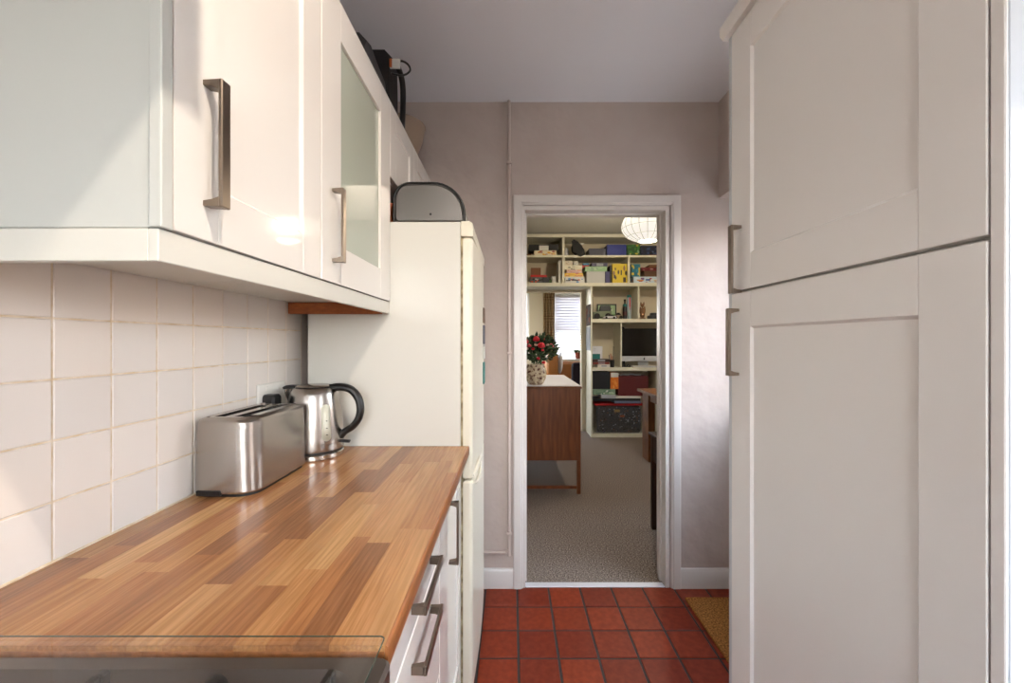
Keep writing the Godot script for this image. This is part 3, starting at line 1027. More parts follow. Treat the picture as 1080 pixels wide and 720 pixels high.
func build_cooker() -> void:
	var c := thing("gas_cooker", "dark gas cooker with glass lid beside the worktop", "cooker", P(-0.45, 0.0, 0.195))
	var st := mb()
	br(st, -0.752, -0.165, 0.0, 0.872, -0.104, 0.494, 0.004)
	part("cooker_body", st, M.hob_dark, c)
	# hob tray: rim with a sunken middle
	st = mb()
	var z0 := -0.4955
	var z1 := 0.1045
	var ro := rrect(-0.449, (z0 + z1) / 2, 0.614, z1 - z0, [0.015, 0.015, 0.015, 0.015], 5)
	var rm := rrect(-0.449, (z0 + z1) / 2, 0.606, z1 - z0 - 0.008, [0.013, 0.013, 0.013, 0.013], 5)
	var ri := rrect(-0.449, (z0 + z1) / 2, 0.566, z1 - z0 - 0.040, [0.045, 0.045, 0.045, 0.045], 5)
	var rb := rrect(-0.449, (z0 + z1) / 2, 0.550, z1 - z0 - 0.056, [0.040, 0.040, 0.040, 0.040], 5)
	var lev := [[ro, 0.872], [ro, 0.897], [rm, 0.901], [ri, 0.900], [rb, 0.886]]
	for k in lev.size() - 1:
		run(st)
		for i in ro.size():
			var j := (i + 1) % ro.size()
			var q0: PackedVector2Array = lev[k][0]
			var q1: PackedVector2Array = lev[k + 1][0]
			var mid := q0[i] - Vector2(-0.449, (z0 + z1) / 2)
			var o := Vector3(mid.x, 0.0, mid.y).normalized() if k == 0 else Vector3(0, 1, 0)
			quad(st, to3(q0[i], lev[k][1], "y"), to3(q0[j], lev[k][1], "y"), to3(q1[j], lev[k + 1][1], "y"), to3(q1[i], lev[k + 1][1], "y"), o)
	part("hob_tray", st, M.hob_enamel, c)
	st = mb()
	flat(st)
	var idx := Geometry2D.triangulate_polygon(rb)
	for i in range(0, idx.size(), 3):
		tri(st, to3(rb[idx[i]], 0.886, "y"), to3(rb[idx[i + 1]], 0.886, "y"), to3(rb[idx[i + 2]], 0.886, "y"), Vector3.UP)
	part("tray_floor", st, M.hob_dark, c)
	for bx_ in [-0.58, -0.32]:
		for bd in [0.07, 0.335]:
			st = mb()
			lathe(st, [Vector2(0.046, 0.8865), Vector2(0.046, 0.894), Vector2(0.036, 0.897), Vector2(0.036, 0.903), Vector2(0.030, 0.906), Vector2(0.0, 0.907)], P(bx_, 0, bd), 20)
			part("burner", st, M.cast_iron, c)
	for bd in [0.07, 0.335]:
		st = mb()
		for e in [[-0.70, -0.70], [-0.45, -0.45], [-0.20, -0.20]]:
			br(st, e[0] - 0.005, e[0] + 0.005, 0.8865, 0.912, bd - 0.118, bd - 0.108, 0.002)
			br(st, e[0] - 0.005, e[0] + 0.005, 0.8865, 0.912, bd + 0.116, bd + 0.127, 0.002)
			br(st, e[0] - 0.0045, e[0] + 0.0045, 0.9045, 0.914, bd - 0.107, bd + 0.1155, 0.002)
		for e in [-0.58, -0.32]:
			for s in [-1.0, 1.0]:
				tube(st, smooth_path([P(e, 0.908, bd + s * 0.030), P(e, 0.911, bd + s * 0.07), P(e, 0.910, bd + s * 0.112), P(e, 0.889, bd + s * 0.127)], 4), 0.0055, 8)
			for s in [-1.0, 1.0]:
				tube(st, PackedVector3Array([P(e + s * 0.03, 0.908, bd), P(e + s * 0.124, 0.909, bd)]), 0.0045, 6)
		part("pan_support", st, M.cast_iron, c)
	# glass lid, closed over the burners
	st = mb()
	var lid := rrect(-0.4535, -0.195, 0.605, 0.600, [0.006, 0.006, 0.006, 0.006], 4)
	prism(st, lid, "y", 0.9215, 0.9260, 0.0008, 0.0008)
	var gl := part("glass_lid", st, M.lid_glass, c)
	gl.position += Vector3(0, 0, 0)
	st = mb()
	var rim := PackedVector3Array()
	for q in lid:
		rim.append(Vector3(q.x, 0.92375, q.y))
	rim.append(rim[0])
	tube(st, rim, 0.0008, 6)
	part("lid_edge", st, M.glass_edge, gl)

func build_fridge() -> void:
	var f := thing("fridge_freezer", "cream white fridge freezer standing behind the worktop", "fridge", P(-0.44, 0.0, 1.75))
	var st := mb()
	br(st, -0.7165, -0.180, 0.03, 1.694, 1.4535, 2.046, 0.003)
	part("cabinet_body", st, M.fridge_side, f)
	st = mb()
	br(st, -0.70, -0.20, 0.0, 0.0295, 1.47, 2.03)
	part("base_plinth", st, M.black_plastic, f)
	st = mb()
	prism(st, PackedVector2Array([Vector2(-0.1795, 1.643), Vector2(-0.1795, 1.6965), Vector2(-0.150, 1.6965), Vector2(-0.139, 1.690), Vector2(-0.136, 1.680), Vector2(-0.136, 1.643)]), "z", -2.046, -1.4535, 0.002, 0.002)
	part("top_trim", st, M.fridge_cream, f)
	st = mb()
	br(st, -0.1795, -0.1725, 0.045, 1.640, 1.4600, 2.040)
	part("door_seal", st, M.seal_old, f)
	for e in [["fridge_door", 0.792, 1.640], ["freezer_door", 0.045, 0.784]]:
		st = mb()
		var p := PackedVector2Array()
		p.append(Vector2(-0.172, -2.044))
		p.append(Vector2(-0.172, -1.4555))
		for k in 9:
			var a := PI / 2 * k / 8.0
			p.append(Vector2(-0.152 + sin(a) * 0.014, -1.4555 - 0.014 + cos(a) * 0.014))
		for k in range(1, 8):
			var t := k / 8.0
			p.append(Vector2(-0.138 + 0.007 * sin(PI * t), -1.4695 - t * 0.5605))
		p.append(Vector2(-0.138, -2.030))
		p.append(Vector2(-0.145, -2.042))
		prism(st, p, "y", e[1], e[2], 0.006, 0.006)
		var dp := part(e[0], st, M.fridge_cream, f)
		st = mb()
		var y: float = 0.800 if e[0] == "fridge_door" else 0.776
		tube(st, smooth_path([P(-0.140, y, 1.475), P(-0.130, y + (0.014 if y > 0.79 else -0.014), 1.52), P(-0.126, y + (0.02 if y > 0.79 else -0.02), 1.62), P(-0.130, y, 1.72)], 5), 0.006, 8)
		part("grip", st, M.fridge_cream, dp)
	for e in [[1.395, 0.035, "box_brown", "brown square fridge magnet near the top of fridge door"], [1.30, 0.05, "box_slate", "dark blue fridge magnet below the brown magnet"], [1.23, 0.035, "box_white", "white paper magnet halfway down the fridge door"], [1.13, 0.05, "box_teal", "teal fridge magnet low on the fridge door"]]:
		st = mb()
		br(st, -0.1335, -0.1275, e[0] - e[1], e[0] + e[1], 1.90, 1.97, 0.001)
		solo("fridge_magnet", st, M[e[2]], e[3], "magnet", "magnets on the fridge door")
	# steel bread bin on top, seen from its end
	var b := thing("bread_bin", "brushed steel bread bin with black rim on top of the fridge", "bread bin", P(-0.30, 1.697, 1.68))
	var prof := rrect(-0.298, 1.7715, 0.256, 0.145, [0.115, 0.06, 0.02, 0.012], 10)
	st = mb()
	prism(st, prof, "z", -1.86, -1.495)
	part("bin_body", st, M.steel_dull, b)
	st = mb()
	var rim := PackedVector3Array()
	for q in inset(prof, 0.001):
		if rim.size() < 25:
			rim.append(Vector3(q.x, q.y + 0.002, -1.4955))
	rim.append(Vector3(-0.4255, 1.702, -1.4955))
	rim.insert(0, Vector3(-0.171, 1.702, -1.4955))
	tube(st, rim, 0.0045, 8)
	part("rim", st, M.black_plastic, b)
	st = mb()
	prism(st, rrect(-0.298, 1.7715, 0.246, 0.135, [0.11, 0.056, 0.018, 0.01], 10), "z", -1.4955, -1.488, 0.0, 0.005)
	var ep := part("end_plate", st, M.steel_dull, b)
	st = mb()
	blob(st, P(-0.292, 1.7315, 1.4885), Vector3(0.0045, 0.0045, 0.004), 0.0, 8, 6)
	part("screw", st, M.black_plastic, ep)
	st = mb()
	lathe(st, [Vector2(0.028, 1.695), Vector2(0.030, 1.70), Vector2(0.030, 1.76), Vector2(0.022, 1.775), Vector2(0.022, 1.795), Vector2(0.0, 1.795)], P(-0.462, 0, 1.58), 16)
	solo("storage_jar", st, M.box_orange, "small orange brown jar tucked left of the bread bin", "jar")
	# things on top of the wall units: black appliance, tan bowl
	var ap := thing("steam_cleaner", "black plastic appliance with cable lying on the wall cabinets", "appliance", P(-0.50, 2.116, 1.5))
	st = mb()
	prism(st, PackedVector2Array([Vector2(-1.26, 2.1165), Vector2(-1.26, 2.19), Vector2(-1.29, 2.235), Vector2(-1.34, 2.25), Vector2(-1.40, 2.235), Vector2(-1.50, 2.22), Vector2(-1.56, 2.1165)]), "x", -0.60, -0.455, 0.012, 0.02)
	part("body", st, M.black_plastic, ap)
	st = mb()
	prism(st, PackedVector2Array([Vector2(-1.565, 2.1165), Vector2(-1.55, 2.30), Vector2(-1.58, 2.385), Vector2(-1.66, 2.415), Vector2(-1.70, 2.40), Vector2(-1.72, 2.1165)]), "x", -0.58, -0.465, 0.012, 0.02)
	part("water_tank", st, M.black_matt, ap)
	st = mb()
	tube(st, smooth_path([P(-0.46, 2.125, 1.735), P(-0.455, 2.30, 1.735), P(-0.455, 2.36, 1.71), P(-0.46, 2.38, 1.66)], 5), 0.012, 10)
	part("carry_handle", st, M.black_plastic, ap)
	st = mb()
	tube(st, smooth_path([P(-0.46, 2.335, 1.60), P(-0.43, 2.355, 1.60), P(-0.405, 2.35, 1.61), P(-0.395, 2.325, 1.61), P(-0.42, 2.30, 1.60), P(-0.46, 2.295, 1.58)], 6), 0.004, 8)
	part("cable", st, M.black_plastic, ap)
	st = mb()
	br(st, -0.464, -0.425, 2.312, 2.348, 1.575, 1.583, 0.001)
	var lb := part("warning_tag", st, M.box_white, ap)
	st = mb()
	br(st, -0.464, -0.455, 2.314, 2.346, 1.5725, 1.5745)
	part("orange_stripe", st, M.box_orange, lb)
	st = mb()
	lathe(st, [Vector2(0.05, 2.117), Vector2(0.085, 2.15), Vector2(0.108, 2.21), Vector2(0.118, 2.27), Vector2(0.122, 2.274), Vector2(0.113, 2.272), Vector2(0.10, 2.20), Vector2(0.06, 2.14), Vector2(0.0, 2.128)], P(-0.525, 0, 1.93), 24)
	solo("mixing_bowl", st, M.box_bowl, "tan mixing bowl on top of the wall cabinets", "bowl")

func build_worktop_things() -> void:
	var T := 0.9105
	# toaster
	var t := thing("toaster", "brushed steel long slot toaster on the worktop", "toaster", P(-0.68, T, 1.10))
	var cx := -0.6785
	var cz := -1.100
	var lay := [[0.008, 0.150, 0.262], [0.012, 0.152, 0.264], [0.160, 0.146, 0.258], [0.173, 0.145, 0.257], [0.179, 0.140, 0.252], [0.184, 0.118, 0.230]]
	var st := mb()
	for k in lay.size() - 1:
		run(st)
		var q0 := rrect(cx, cz, lay[k][1], lay[k][2], [0.045, 0.03, 0.03, 0.028], 8)
		var q1 := rrect(cx, cz, lay[k + 1][1], lay[k + 1][2], [0.045, 0.03, 0.03, 0.028], 8)
		for i in q0.size():
			var j := (i + 1) % q0.size()
			var m2 := (q0[i] + q0[j]) / 2 - Vector2(cx, cz)
			var e := q0[j] - q0[i]
			var on := Vector2(e.y, -e.x).normalized()
			if on.dot(m2) < 0:
				on = -on
			quad(st, to3(q0[i], T + lay[k][0], "y"), to3(q0[j], T + lay[k][0], "y"), to3(q1[j], T + lay[k + 1][0], "y"), to3(q1[i], T + lay[k + 1][0], "y"), Vector3(on.x, 0.3 if k > 1 else 0.0, on.y))
	part("shell", st, M.steel, t)
	# top plate with two long slots
	st = mb()
	var tp := rrect(cx, cz, 0.118, 0.230, [0.045, 0.03, 0.03, 0.028], 8)
	var sx := [[-0.0395, -0.0135], [0.0095, 0.0355]]
	br(st, cx - 0.0575, cx - 0.0395, T + 0.1800, T + 0.1840, 1.0, 1.2)
	br(st, cx - 0.0135, cx + 0.0095, T + 0.1800, T + 0.1840, 1.0, 1.2)
	br(st, cx + 0.0355, cx + 0.0575, T + 0.1800, T + 0.1840, 1.02, 1.2)
	br(st, cx - 0.045, cx + 0.035, T + 0.1800, T + 0.1840, 0.986, 1.0)
	br(st, cx - 0.045, cx + 0.045, T + 0.1800, T + 0.1840, 1.2, 1.214)
	part("top_plate", st, M.steel_plain, t)
	for s in sx:
		st = mb()
		br(st, cx + s[0], cx + s[1], T + 0.14, T + 0.1745, 1.0, 1.2)
		var sl := part("slot", st, M.black_matt, t)
		st = mb()
		for k in 9:
			br(st, cx + s[0] + 0.003, cx + s[1] - 0.003, T + 0.1765, T + 0.1780, 1.012 + k * 0.022, 1.0135 + k * 0.022)
		br(st, cx + s[0] + 0.0075, cx + s[0] + 0.009, T + 0.1748, T + 0.1765, 1.002, 1.198)
		part("wire_guard", st, M.steel_plain, sl)
	st = mb()
	prism(st, rrect(cx, cz, 0.138, 0.250, [0.040, 0.03, 0.03, 0.026], 8), "y", T, T + 0.0078)
	part("base", st, M.black_plastic, t)
	st = mb()
	br(st, cx - 0.058, cx + 0.000, T + 0.004, T + 0.017, 0.9655, 0.9745, 0.002)
	part("crumb_tray", st, M.black_plastic, t)
	st = mb()
	bx(st, P(cx - 0.020, T + 0.1885, 1.165), Vector3(0.012, 0.008, 0.010), 0.002)
	part("control_knob", st, M.steel_plain, t)
	st = mb()
	bx(st, P(cx + 0.0746, T + 0.046, 1.165), Vector3(0.0012, 0.0012, 0.03))
	part("maker_mark", st, M.black_matt, t)
	# kettle
	var kx := -0.634
	var kd := 1.335
	var k := thing("kettle", "brushed steel electric kettle with black handle beside the toaster", "kettle", P(kx, T, kd))
	st = mb()
	lathe(st, [Vector2(0.084, T), Vector2(0.087, T + 0.003), Vector2(0.087, T + 0.015), Vector2(0.084, T + 0.018), Vector2(0.0, T + 0.018)], P(kx, 0, kd), 48)
	part("power_base", st, M.steel_plain, k)
	st = mb()
	lathe(st, [Vector2(0.083, T + 0.0185), Vector2(0.083, T + 0.0245)], P(kx, 0, kd), 48)
	part("dark_band", st, M.black_plastic, k)
	st = mb()
	lathe(st, [Vector2(0.080, T + 0.025), Vector2(0.0865, T + 0.026), Vector2(0.0875, T + 0.032), Vector2(0.0870, T + 0.06), Vector2(0.0850, T + 0.10), Vector2(0.0815, T + 0.14), Vector2(0.0765, T + 0.175), Vector2(0.0720, T + 0.198), Vector2(0.0685, T + 0.210), Vector2(0.063, T + 0.2165), Vector2(0.055, T + 0.2185)], P(kx, 0, kd), 56)
	part("jug", st, M.steel, k)
	st = mb()
	lathe(st, [Vector2(0.0545, T + 0.2187), Vector2(0.0545, T + 0.2225), Vector2(0.050, T + 0.2260), Vector2(0.0, T + 0.2275)], P(kx, 0, kd), 40)
	var lid := part("lid", st, M.steel_plain, k)
	st = mb()
	lathe(st, [Vector2(0.0548, T + 0.2188), Vector2(0.0568, T + 0.2205), Vector2(0.0548, T + 0.2222)], P(kx, 0, kd), 40, false)
	part("lid_seal", st, M.black_plastic, lid)
	st = mb()
	# spout: a wedge towards the wall
	var sp := [[0.045, 0.135, 0.030], [0.070, 0.150, 0.024], [0.088, 0.176, 0.016], [0.097, 0.197, 0.011]]
	run(st)
	for i in sp.size() - 1:
		var a: Array = sp[i]
		var b: Array = sp[i + 1]
		for s in [-1.0, 1.0]:
			quad(st, P(kx - a[0], T + a[1], kd), P(kx - b[0], T + b[1], kd), P(kx - b[0] + 0.006, T + 0.2140, kd + s * b[2]), P(kx - a[0], T + 0.2155, kd + s * a[2]), Vector3(-0.3, -0.2, -s))
	part("spout", st, M.steel, k)
	st = mb()
	prism(st, PackedVector2Array([Vector2(kx - 0.052, T + 0.2150), Vector2(kx - 0.094, T + 0.2125), Vector2(kx - 0.097, T + 0.2190), Vector2(kx - 0.086, T + 0.2245), Vector2(kx - 0.056, T + 0.2250)]), "z", -kd - 0.016, -kd + 0.016, 0.002, 0.002)
	part("spout_flap", st, M.black_plastic, k)
	st = mb()
	tube(st, smooth_path([P(kx + 0.050, T + 0.2150, kd), P(kx + 0.085, T + 0.2190, kd), P(kx + 0.118, T + 0.2090, kd), P(kx + 0.140, T + 0.182, kd), P(kx + 0.147, T + 0.150, kd), P(kx + 0.141, T + 0.118, kd), P(kx + 0.122, T + 0.092, kd), P(kx + 0.097, T + 0.076, kd), P(kx + 0.083, T + 0.060, kd)], 6), 0.0125, 14, 0.85, 0.0165)
	part("handle", st, M.black_plastic, k)
	st = mb()
	tube(st, smooth_path([P(kx + 0.083, T + 0.047, kd), P(kx + 0.10, T + 0.045, kd), P(kx + 0.112, T + 0.0445, kd)], 4), 0.0045, 10, 1.0, 0.009)
	part("switch", st, M.black_plastic, k)
	# water gauge on the side facing the room
	st = mb()
	var ga := Vector2(0.74, 0.67).normalized()
	var gx := func(u: float, y: float, off: float) -> Vector3:
		var rr := 0.0868 - maxf(0.0, (y - 0.07)) * 0.075
		var ang := atan2(ga.y, ga.x) - u / rr
		return P(kx + cos(ang) * (rr + off), T + y, kd - sin(ang) * (rr + off))
	var outline := rrect(0.0, 0.114, 0.027, 0.112, [0.0134, 0.0134, 0.0134, 0.0134], 6)
	run(st)
	var cpt: Vector3 = gx.call(0.0, 0.114, 0.0022)
	for i in outline.size():
		var j := (i + 1) % outline.size()
		var a: Vector3 = gx.call(outline[i].x, outline[i].y, 0.0018)
		var b: Vector3 = gx.call(outline[j].x, outline[j].y, 0.0018)
		tri(st, cpt, a, b, Vector3(ga.x, 0, ga.y))
		var a2: Vector3 = gx.call(outline[i].x * 1.02, outline[i].y, -0.003)
		var b2: Vector3 = gx.call(outline[j].x * 1.02, outline[j].y, -0.003)
		quad(st, a, b, b2, a2, a - cpt)
	var gauge := part("water_gauge", st, M.gauge, k)
	for y in [0.078, 0.098, 0.120]:
		st = mb()
		bx(st, gx.call(0.0, y, 0.0032), Vector3(0.005, 0.0022, 0.0012))
		part("gauge_mark", st, M.black_matt, gauge)
	# faint round maker's emblem with a line of tiny lettering
	st = mb()
	var ring := PackedVector3Array()
	for i in 17:
		var a := TAU * i / 16.0
		ring.append(gx.call(-0.012 + cos(a) * 0.0065, 0.045 + sin(a) * 0.0065, 0.0002))
	tube(st, ring, 0.0007, 5)
	tube(st, PackedVector3Array([gx.call(-0.014, 0.041, 0.0002), gx.call(-0.014, 0.0495, 0.0002)]), 0.0007, 5)
	tube(st, PackedVector3Array([gx.call(-0.014, 0.0495, 0.0002), gx.call(-0.010, 0.047, 0.0002), gx.call(-0.0135, 0.045, 0.0002), gx.call(-0.010, 0.041, 0.0002)]), 0.0007, 5)
	for i in 5:
		bx(st, gx.call(0.0005 + i * 0.0045, 0.047, 0.0004), Vector3(0.0028, 0.0028, 0.0008))
	part("emblem", st, M.hob_enamel, k)
	# double socket with a black plug
	var so := thing("wall_socket", "white double wall socket on the tiles behind the toaster", "socket", P(-0.757, 1.06, 1.303))
	st = mb()
	br(st, -0.7590, -0.7505, 1.060, 1.146, 1.230, 1.376, 0.003)
	var sp2 := part("face_plate", st, M.socket_white, so)
	for d in [1.270, 1.336]:
		st = mb()
		br(st, -0.7504, -0.7478, 1.122, 1.137, d - 0.006, d + 0.006, 0.001)
		part("switch", st, M.socket_white, sp2)
	for e in [[1.270, "black plug in the double wall socket behind the toaster"]]:
		st = mb()
		prism(st, rrect(-e[0], 1.092, 0.046, 0.044, [0.012, 0.012, 0.016, 0.016], 4), "x", -0.7500, -0.715, 0.0, 0.006)
		var pg := thing("power_plug", e[1], "plug", P(-0.732, 1.07, e[0]))
		part("plug_body", st, M.black_plastic, pg)
		st = mb()
		tube(st, smooth_path([P(-0.728, 1.069, e[0]), P(-0.73, 1.02, e[0] + 0.005), P(-0.738, 0.94, e[0] + 0.01), P(-0.735, 0.917, e[0] + 0.015)], 5), 0.0034, 8)
		part("cord", st, M.black_plastic, pg)

func build_lamps() -> void:
	# ceiling spotlight, above and out of the picture, aimed at the wall units and worktop
	var at := P(0.20, 2.405, 0.09)
	var aim := Vector3(-0.461, -0.692, -0.553).normalized()
	var k := thing("ceiling_spotlight", "small ceiling spotlight aimed at the wall cabinets", "spotlight", P(0.24, 2.518, 0.05))
	var st := mb()
	lathe(st, [Vector2(0.05, 2.500), Vector2(0.05, 2.5175)], P(0.24, 0, 0.05), 24)
	tube(st, PackedVector3Array([P(0.24, 2.50, 0.05), at - aim * 0.05]), 0.008, 10)
	part("ceiling_mount", st, M.nickel, k)
	st = mb()
	tube(st, PackedVector3Array([at - aim * 0.075, at - aim * 0.010]), 0.032, 24)
	part("spot_head", st, M.nickel, k)
	st = mb()
	tube(st, PackedVector3Array([at - aim * 0.0095, at - aim * 0.006]), 0.027, 24)
	part("bulb_face", st, M.bulb_glow, k)
	var l := SpotLight3D.new()
	l.name = "kitchen_spot_light"
	l.light_color = Color(1.0, 0.935, 0.86)
	l.light_energy = 0.43
	l.light_size = 0.022
	l.spot_range = 20.0
	l.spot_attenuation = 2.0
	l.spot_angle = 44.0
	l.spot_angle_attenuation = 0.7
	l.shadow_enabled = true
	add_child(l)
	l.look_at_from_position(at, at + aim, Vector3.UP)
	# white openwork pendant in the dining room
	var c := P(1.30, 2.385, 3.98)
	var p := thing("pendant_lamp", "white openwork pendant lampshade hanging in the dining room", "lamp", Vector3(c.x, 2.72, c.z))
	st = mb()
	var prof := []
	for i in 15:
		var a := lerpf(-1.24, 1.25, i / 14.0)
		prof.append(Vector2(0.236 * cos(a) + 0.008, 0.158 * sin(a)))
	lathe(st, prof, c, 40, false)
	part("shade", st, M.lamp_shade, p)
	for i in 20:
		var a := TAU * i / 20.0
		var pts := PackedVector3Array()
		for q in prof:
			pts.append(c + Vector3(cos(a) * (q.x + 0.001), q.y, sin(a) * (q.x + 0.001)))
		st = mb()
		tube(st, pts, 0.0022, 5)
		part("rib", st, M.shade_thread, p)
	st = mb()
	for q in [prof[0], prof[3], prof[6], prof[9]]:
		var rg := PackedVector3Array()
		for i in 33:
			rg.append(c + Vector3(cos(TAU * i / 32.0) * (q.x + 0.002), q.y, sin(TAU * i / 32.0) * (q.x + 0.002)))
		tube(st, rg, 0.0018, 5)
	part("hoop", st, M.shade_thread, p)
	st = mb()
	tube(st, PackedVector3Array([Vector3(c.x, 2.72, c.z), Vector3(c.x, 2.53, c.z)]), 0.004, 8)
	part("flex", st, M.socket_white, p)
	st = mb()
	blob(st, c + Vector3(0, 0.0, 0), Vector3(0.05, 0.055, 0.05), 0.0, 16, 10)
	part("bulb", st, M.bulb_glow, p)
	var l2 := OmniLight3D.new()
	l2.name = "pendant_bulb_light"
	l2.position = c
	l2.light_color = Color(1.0, 0.93, 0.82)
	l2.light_energy = 0.30
	l2.light_size = 0.05
	l2.omni_range = 20.0
	l2.omni_attenuation = 2.0
	l2.shadow_enabled = true
	add_child(l2)

func build_dining_furniture() -> void:
	# sideboard seen from its end
	var s := thing("sideboard", "brown wooden sideboard with end panel facing the doorway", "sideboard", P(0.28, 0.004, 4.05))
	var st := mb()
	br(st, -0.02, 0.573, 0.285, 0.882, 3.455, 4.64, 0.003)
	part("cabinet_body", st, M.sideboard_wood, s)
	st = mb()
	br(st, -0.03, 0.582, 0.8825, 0.900, 3.447, 4.648, 0.004)
	part("top", st, M.sideboard_wood, s)
	for x in [-0.002, 0.557]:
		for d in [3.475, 4.62]:
			st = mb()
			br(st, x - 0.016, x + 0.016, 0.004, 0.2845, d - 0.016, d + 0.016, 0.002)
			part("leg", st, M.sideboard_wood, s)
	for d in [3.475, 4.62]:
		st = mb()
		br(st, 0.0145, 0.5405, 0.045, 0.070, d - 0.010, d + 0.010, 0.002)
		part("stretcher", st, M.sideboard_wood, s)
	st = mb()
	br(st, -0.025, 0.577, 0.9005, 0.9035, 3.47, 4.63, 0.001)
	solo("table_runner", st, M.linen_white, "white cloth covering the top of the sideboard", "cloth")
	# vase and roses
	var vx := 0.205
	var vd := 3.60
	st = mb()
	lathe(st, [Vector2(0.0, 0.904), Vector2(0.055, 0.904), Vector2(0.066, 0.915), Vector2(0.088, 0.955), Vector2(0.096, 1.0), Vector2(0.088, 1.045), Vector2(0.076, 1.068), Vector2(0.078, 1.078), Vector2(0.072, 1.078), Vector2(0.070, 1.066), Vector2(0.0, 1.055)], P(vx, 0, vd), 32)
	solo("flower_vase", st, M.vase_glaze, "round cream vase with dark red spots on the sideboard", "vase")
	var bq := thing("rose_bouquet", "bunch of red and pink roses in the spotted vase", "flowers", P(vx, 1.07, vd))
	var r := RandomNumberGenerator.new()
	r.seed = 12
	st = mb()
	var st2 := mb()
	for i in 520:
		var u := Vector3(r.randfn(0, 1), r.randfn(0, 1), r.randfn(0, 1)).normalized() * pow(r.randf(), 0.4)
		var at := P(vx + 0.03, 1.215, vd) + u * Vector3(0.15, 0.10, 0.13)
		var dir := (u + Vector3(0, 0.35, 0) + Vector3(r.randf_range(-0.6, 0.6), r.randf_range(-0.6, 0.6), r.randf_range(-0.6, 0.6))).normalized()
		var side := dir.cross(Vector3(r.randf(), r.randf(), r.randf())).normalized()
		leaf(st if i % 2 else st2, at, dir, side, r.randf_range(0.035, 0.06), r.randf_range(0.012, 0.020))
	for i in 9:
		var a := TAU * i / 9.0
		tube(st, smooth_path([P(vx + cos(a) * 0.02, 1.081, vd + sin(a) * 0.02), P(vx + 0.02 + cos(a) * 0.06, 1.15, vd + sin(a) * 0.05), P(vx + 0.03 + cos(a) * 0.11, 1.25, vd + sin(a) * 0.09)], 4), 0.003, 6)
	var f1 := part("foliage", st, M.leaf_green, bq)
	f1.set_meta("kind", "stuff")
	var f2 := part("foliage", st2, M.leaf_dark, bq)
	f2.set_meta("kind", "stuff")
	for e in [[0.205, 1.297, 3.50, 0.027, 0], [0.245, 1.245, 3.47, 0.028, 0], [0.118, 1.275, 3.52, 0.022, 0], [0.285, 1.29, 3.56, 0.016, 0], [0.335, 1.238, 3.60, 0.024, 1], [0.22, 1.135, 3.47, 0.014, 0], [0.265, 1.10, 3.48, 0.014, 0], [0.145, 1.24, 3.47, 0.016, 1], [0.175, 1.215, 3.46, 0.013, 0], [0.30, 1.25, 3.50, 0.013, 2], [0.255, 1.205, 3.46, 0.012, 0], [0.125, 1.215, 3.47, 0.012, 2], [0.20, 1.25, 3.48, 0.014, 2]]:
		st = mb()
		blob(st, P(e[0], e[1], e[2]), Vector3(e[3], e[3] * 0.85, e[3]), 0.25, 12, 8, int(e[0] * 1000))
		for k in 7:
			var a: float = TAU * k / 7.0 + e[0] * 9.0
			blob(st, P(e[0] + cos(a) * e[3] * 0.62, e[1] - e[3] * 0.15, e[2] + sin(a) * e[3] * 0.62), Vector3(e[3] * 0.55, e[3] * 0.62, e[3] * 0.55), 0.2, 7, 5, k)
		part("rose", st, [M.rose_red, M.rose_pink, M.rose_pale][e[4]], bq)
	# table by the shelves
	var t := thing("wooden_table", "light oak table in front of the shelves", "table", P(1.75, 0.004, 4.1))
	st = mb()
	br(st, 1.385, 2.35, 0.728, 0.757, 3.35, 4.60, 0.004)
	part("table_top", st, M.oak_table, t)
	st = mb()
	br(st, 1.45, 2.29, 0.645, 0.7275, 4.545, 4.565)
	br(st, 1.45, 1.47, 0.645, 0.7275, 3.46, 4.36)
	part("apron", st, M.oak_table, t)
	for e in [[1.435, 4.37, 4.575], [2.25, 4.37, 4.575], [1.435, 3.38, 3.455], [2.25, 3.38, 3.455]]:
		st = mb()
		br(st, e[0], e[0] + 0.07, 0.004, 0.7275, e[1], e[2], 0.003)
		part("leg", st, M.oak_table, t)
	# small dark side table nearer the doorway
	var c := thing("side_table", "small dark wood table just inside the doorway", "side table", P(1.15, 0.004, 2.6))
	st = mb()
	br(st, 0.935, 1.40, 0.640, 0.658, 2.40, 2.850, 0.003)
	part("table_top", st, M.dark_wood, c)
	st = mb()
	br(st, 0.950, 1.385, 0.470, 0.6395, 2.445, 2.805)
	part("drawer_box", st, M.dark_wood, c)
	for x in [0.948, 1.357]:
		for d in [2.41, 2.807]:
			st = mb()
			br(st, x, x + 0.030, 0.004, 0.6395, d, d + 0.034, 0.002)
			part("leg", st, M.dark_wood, c)

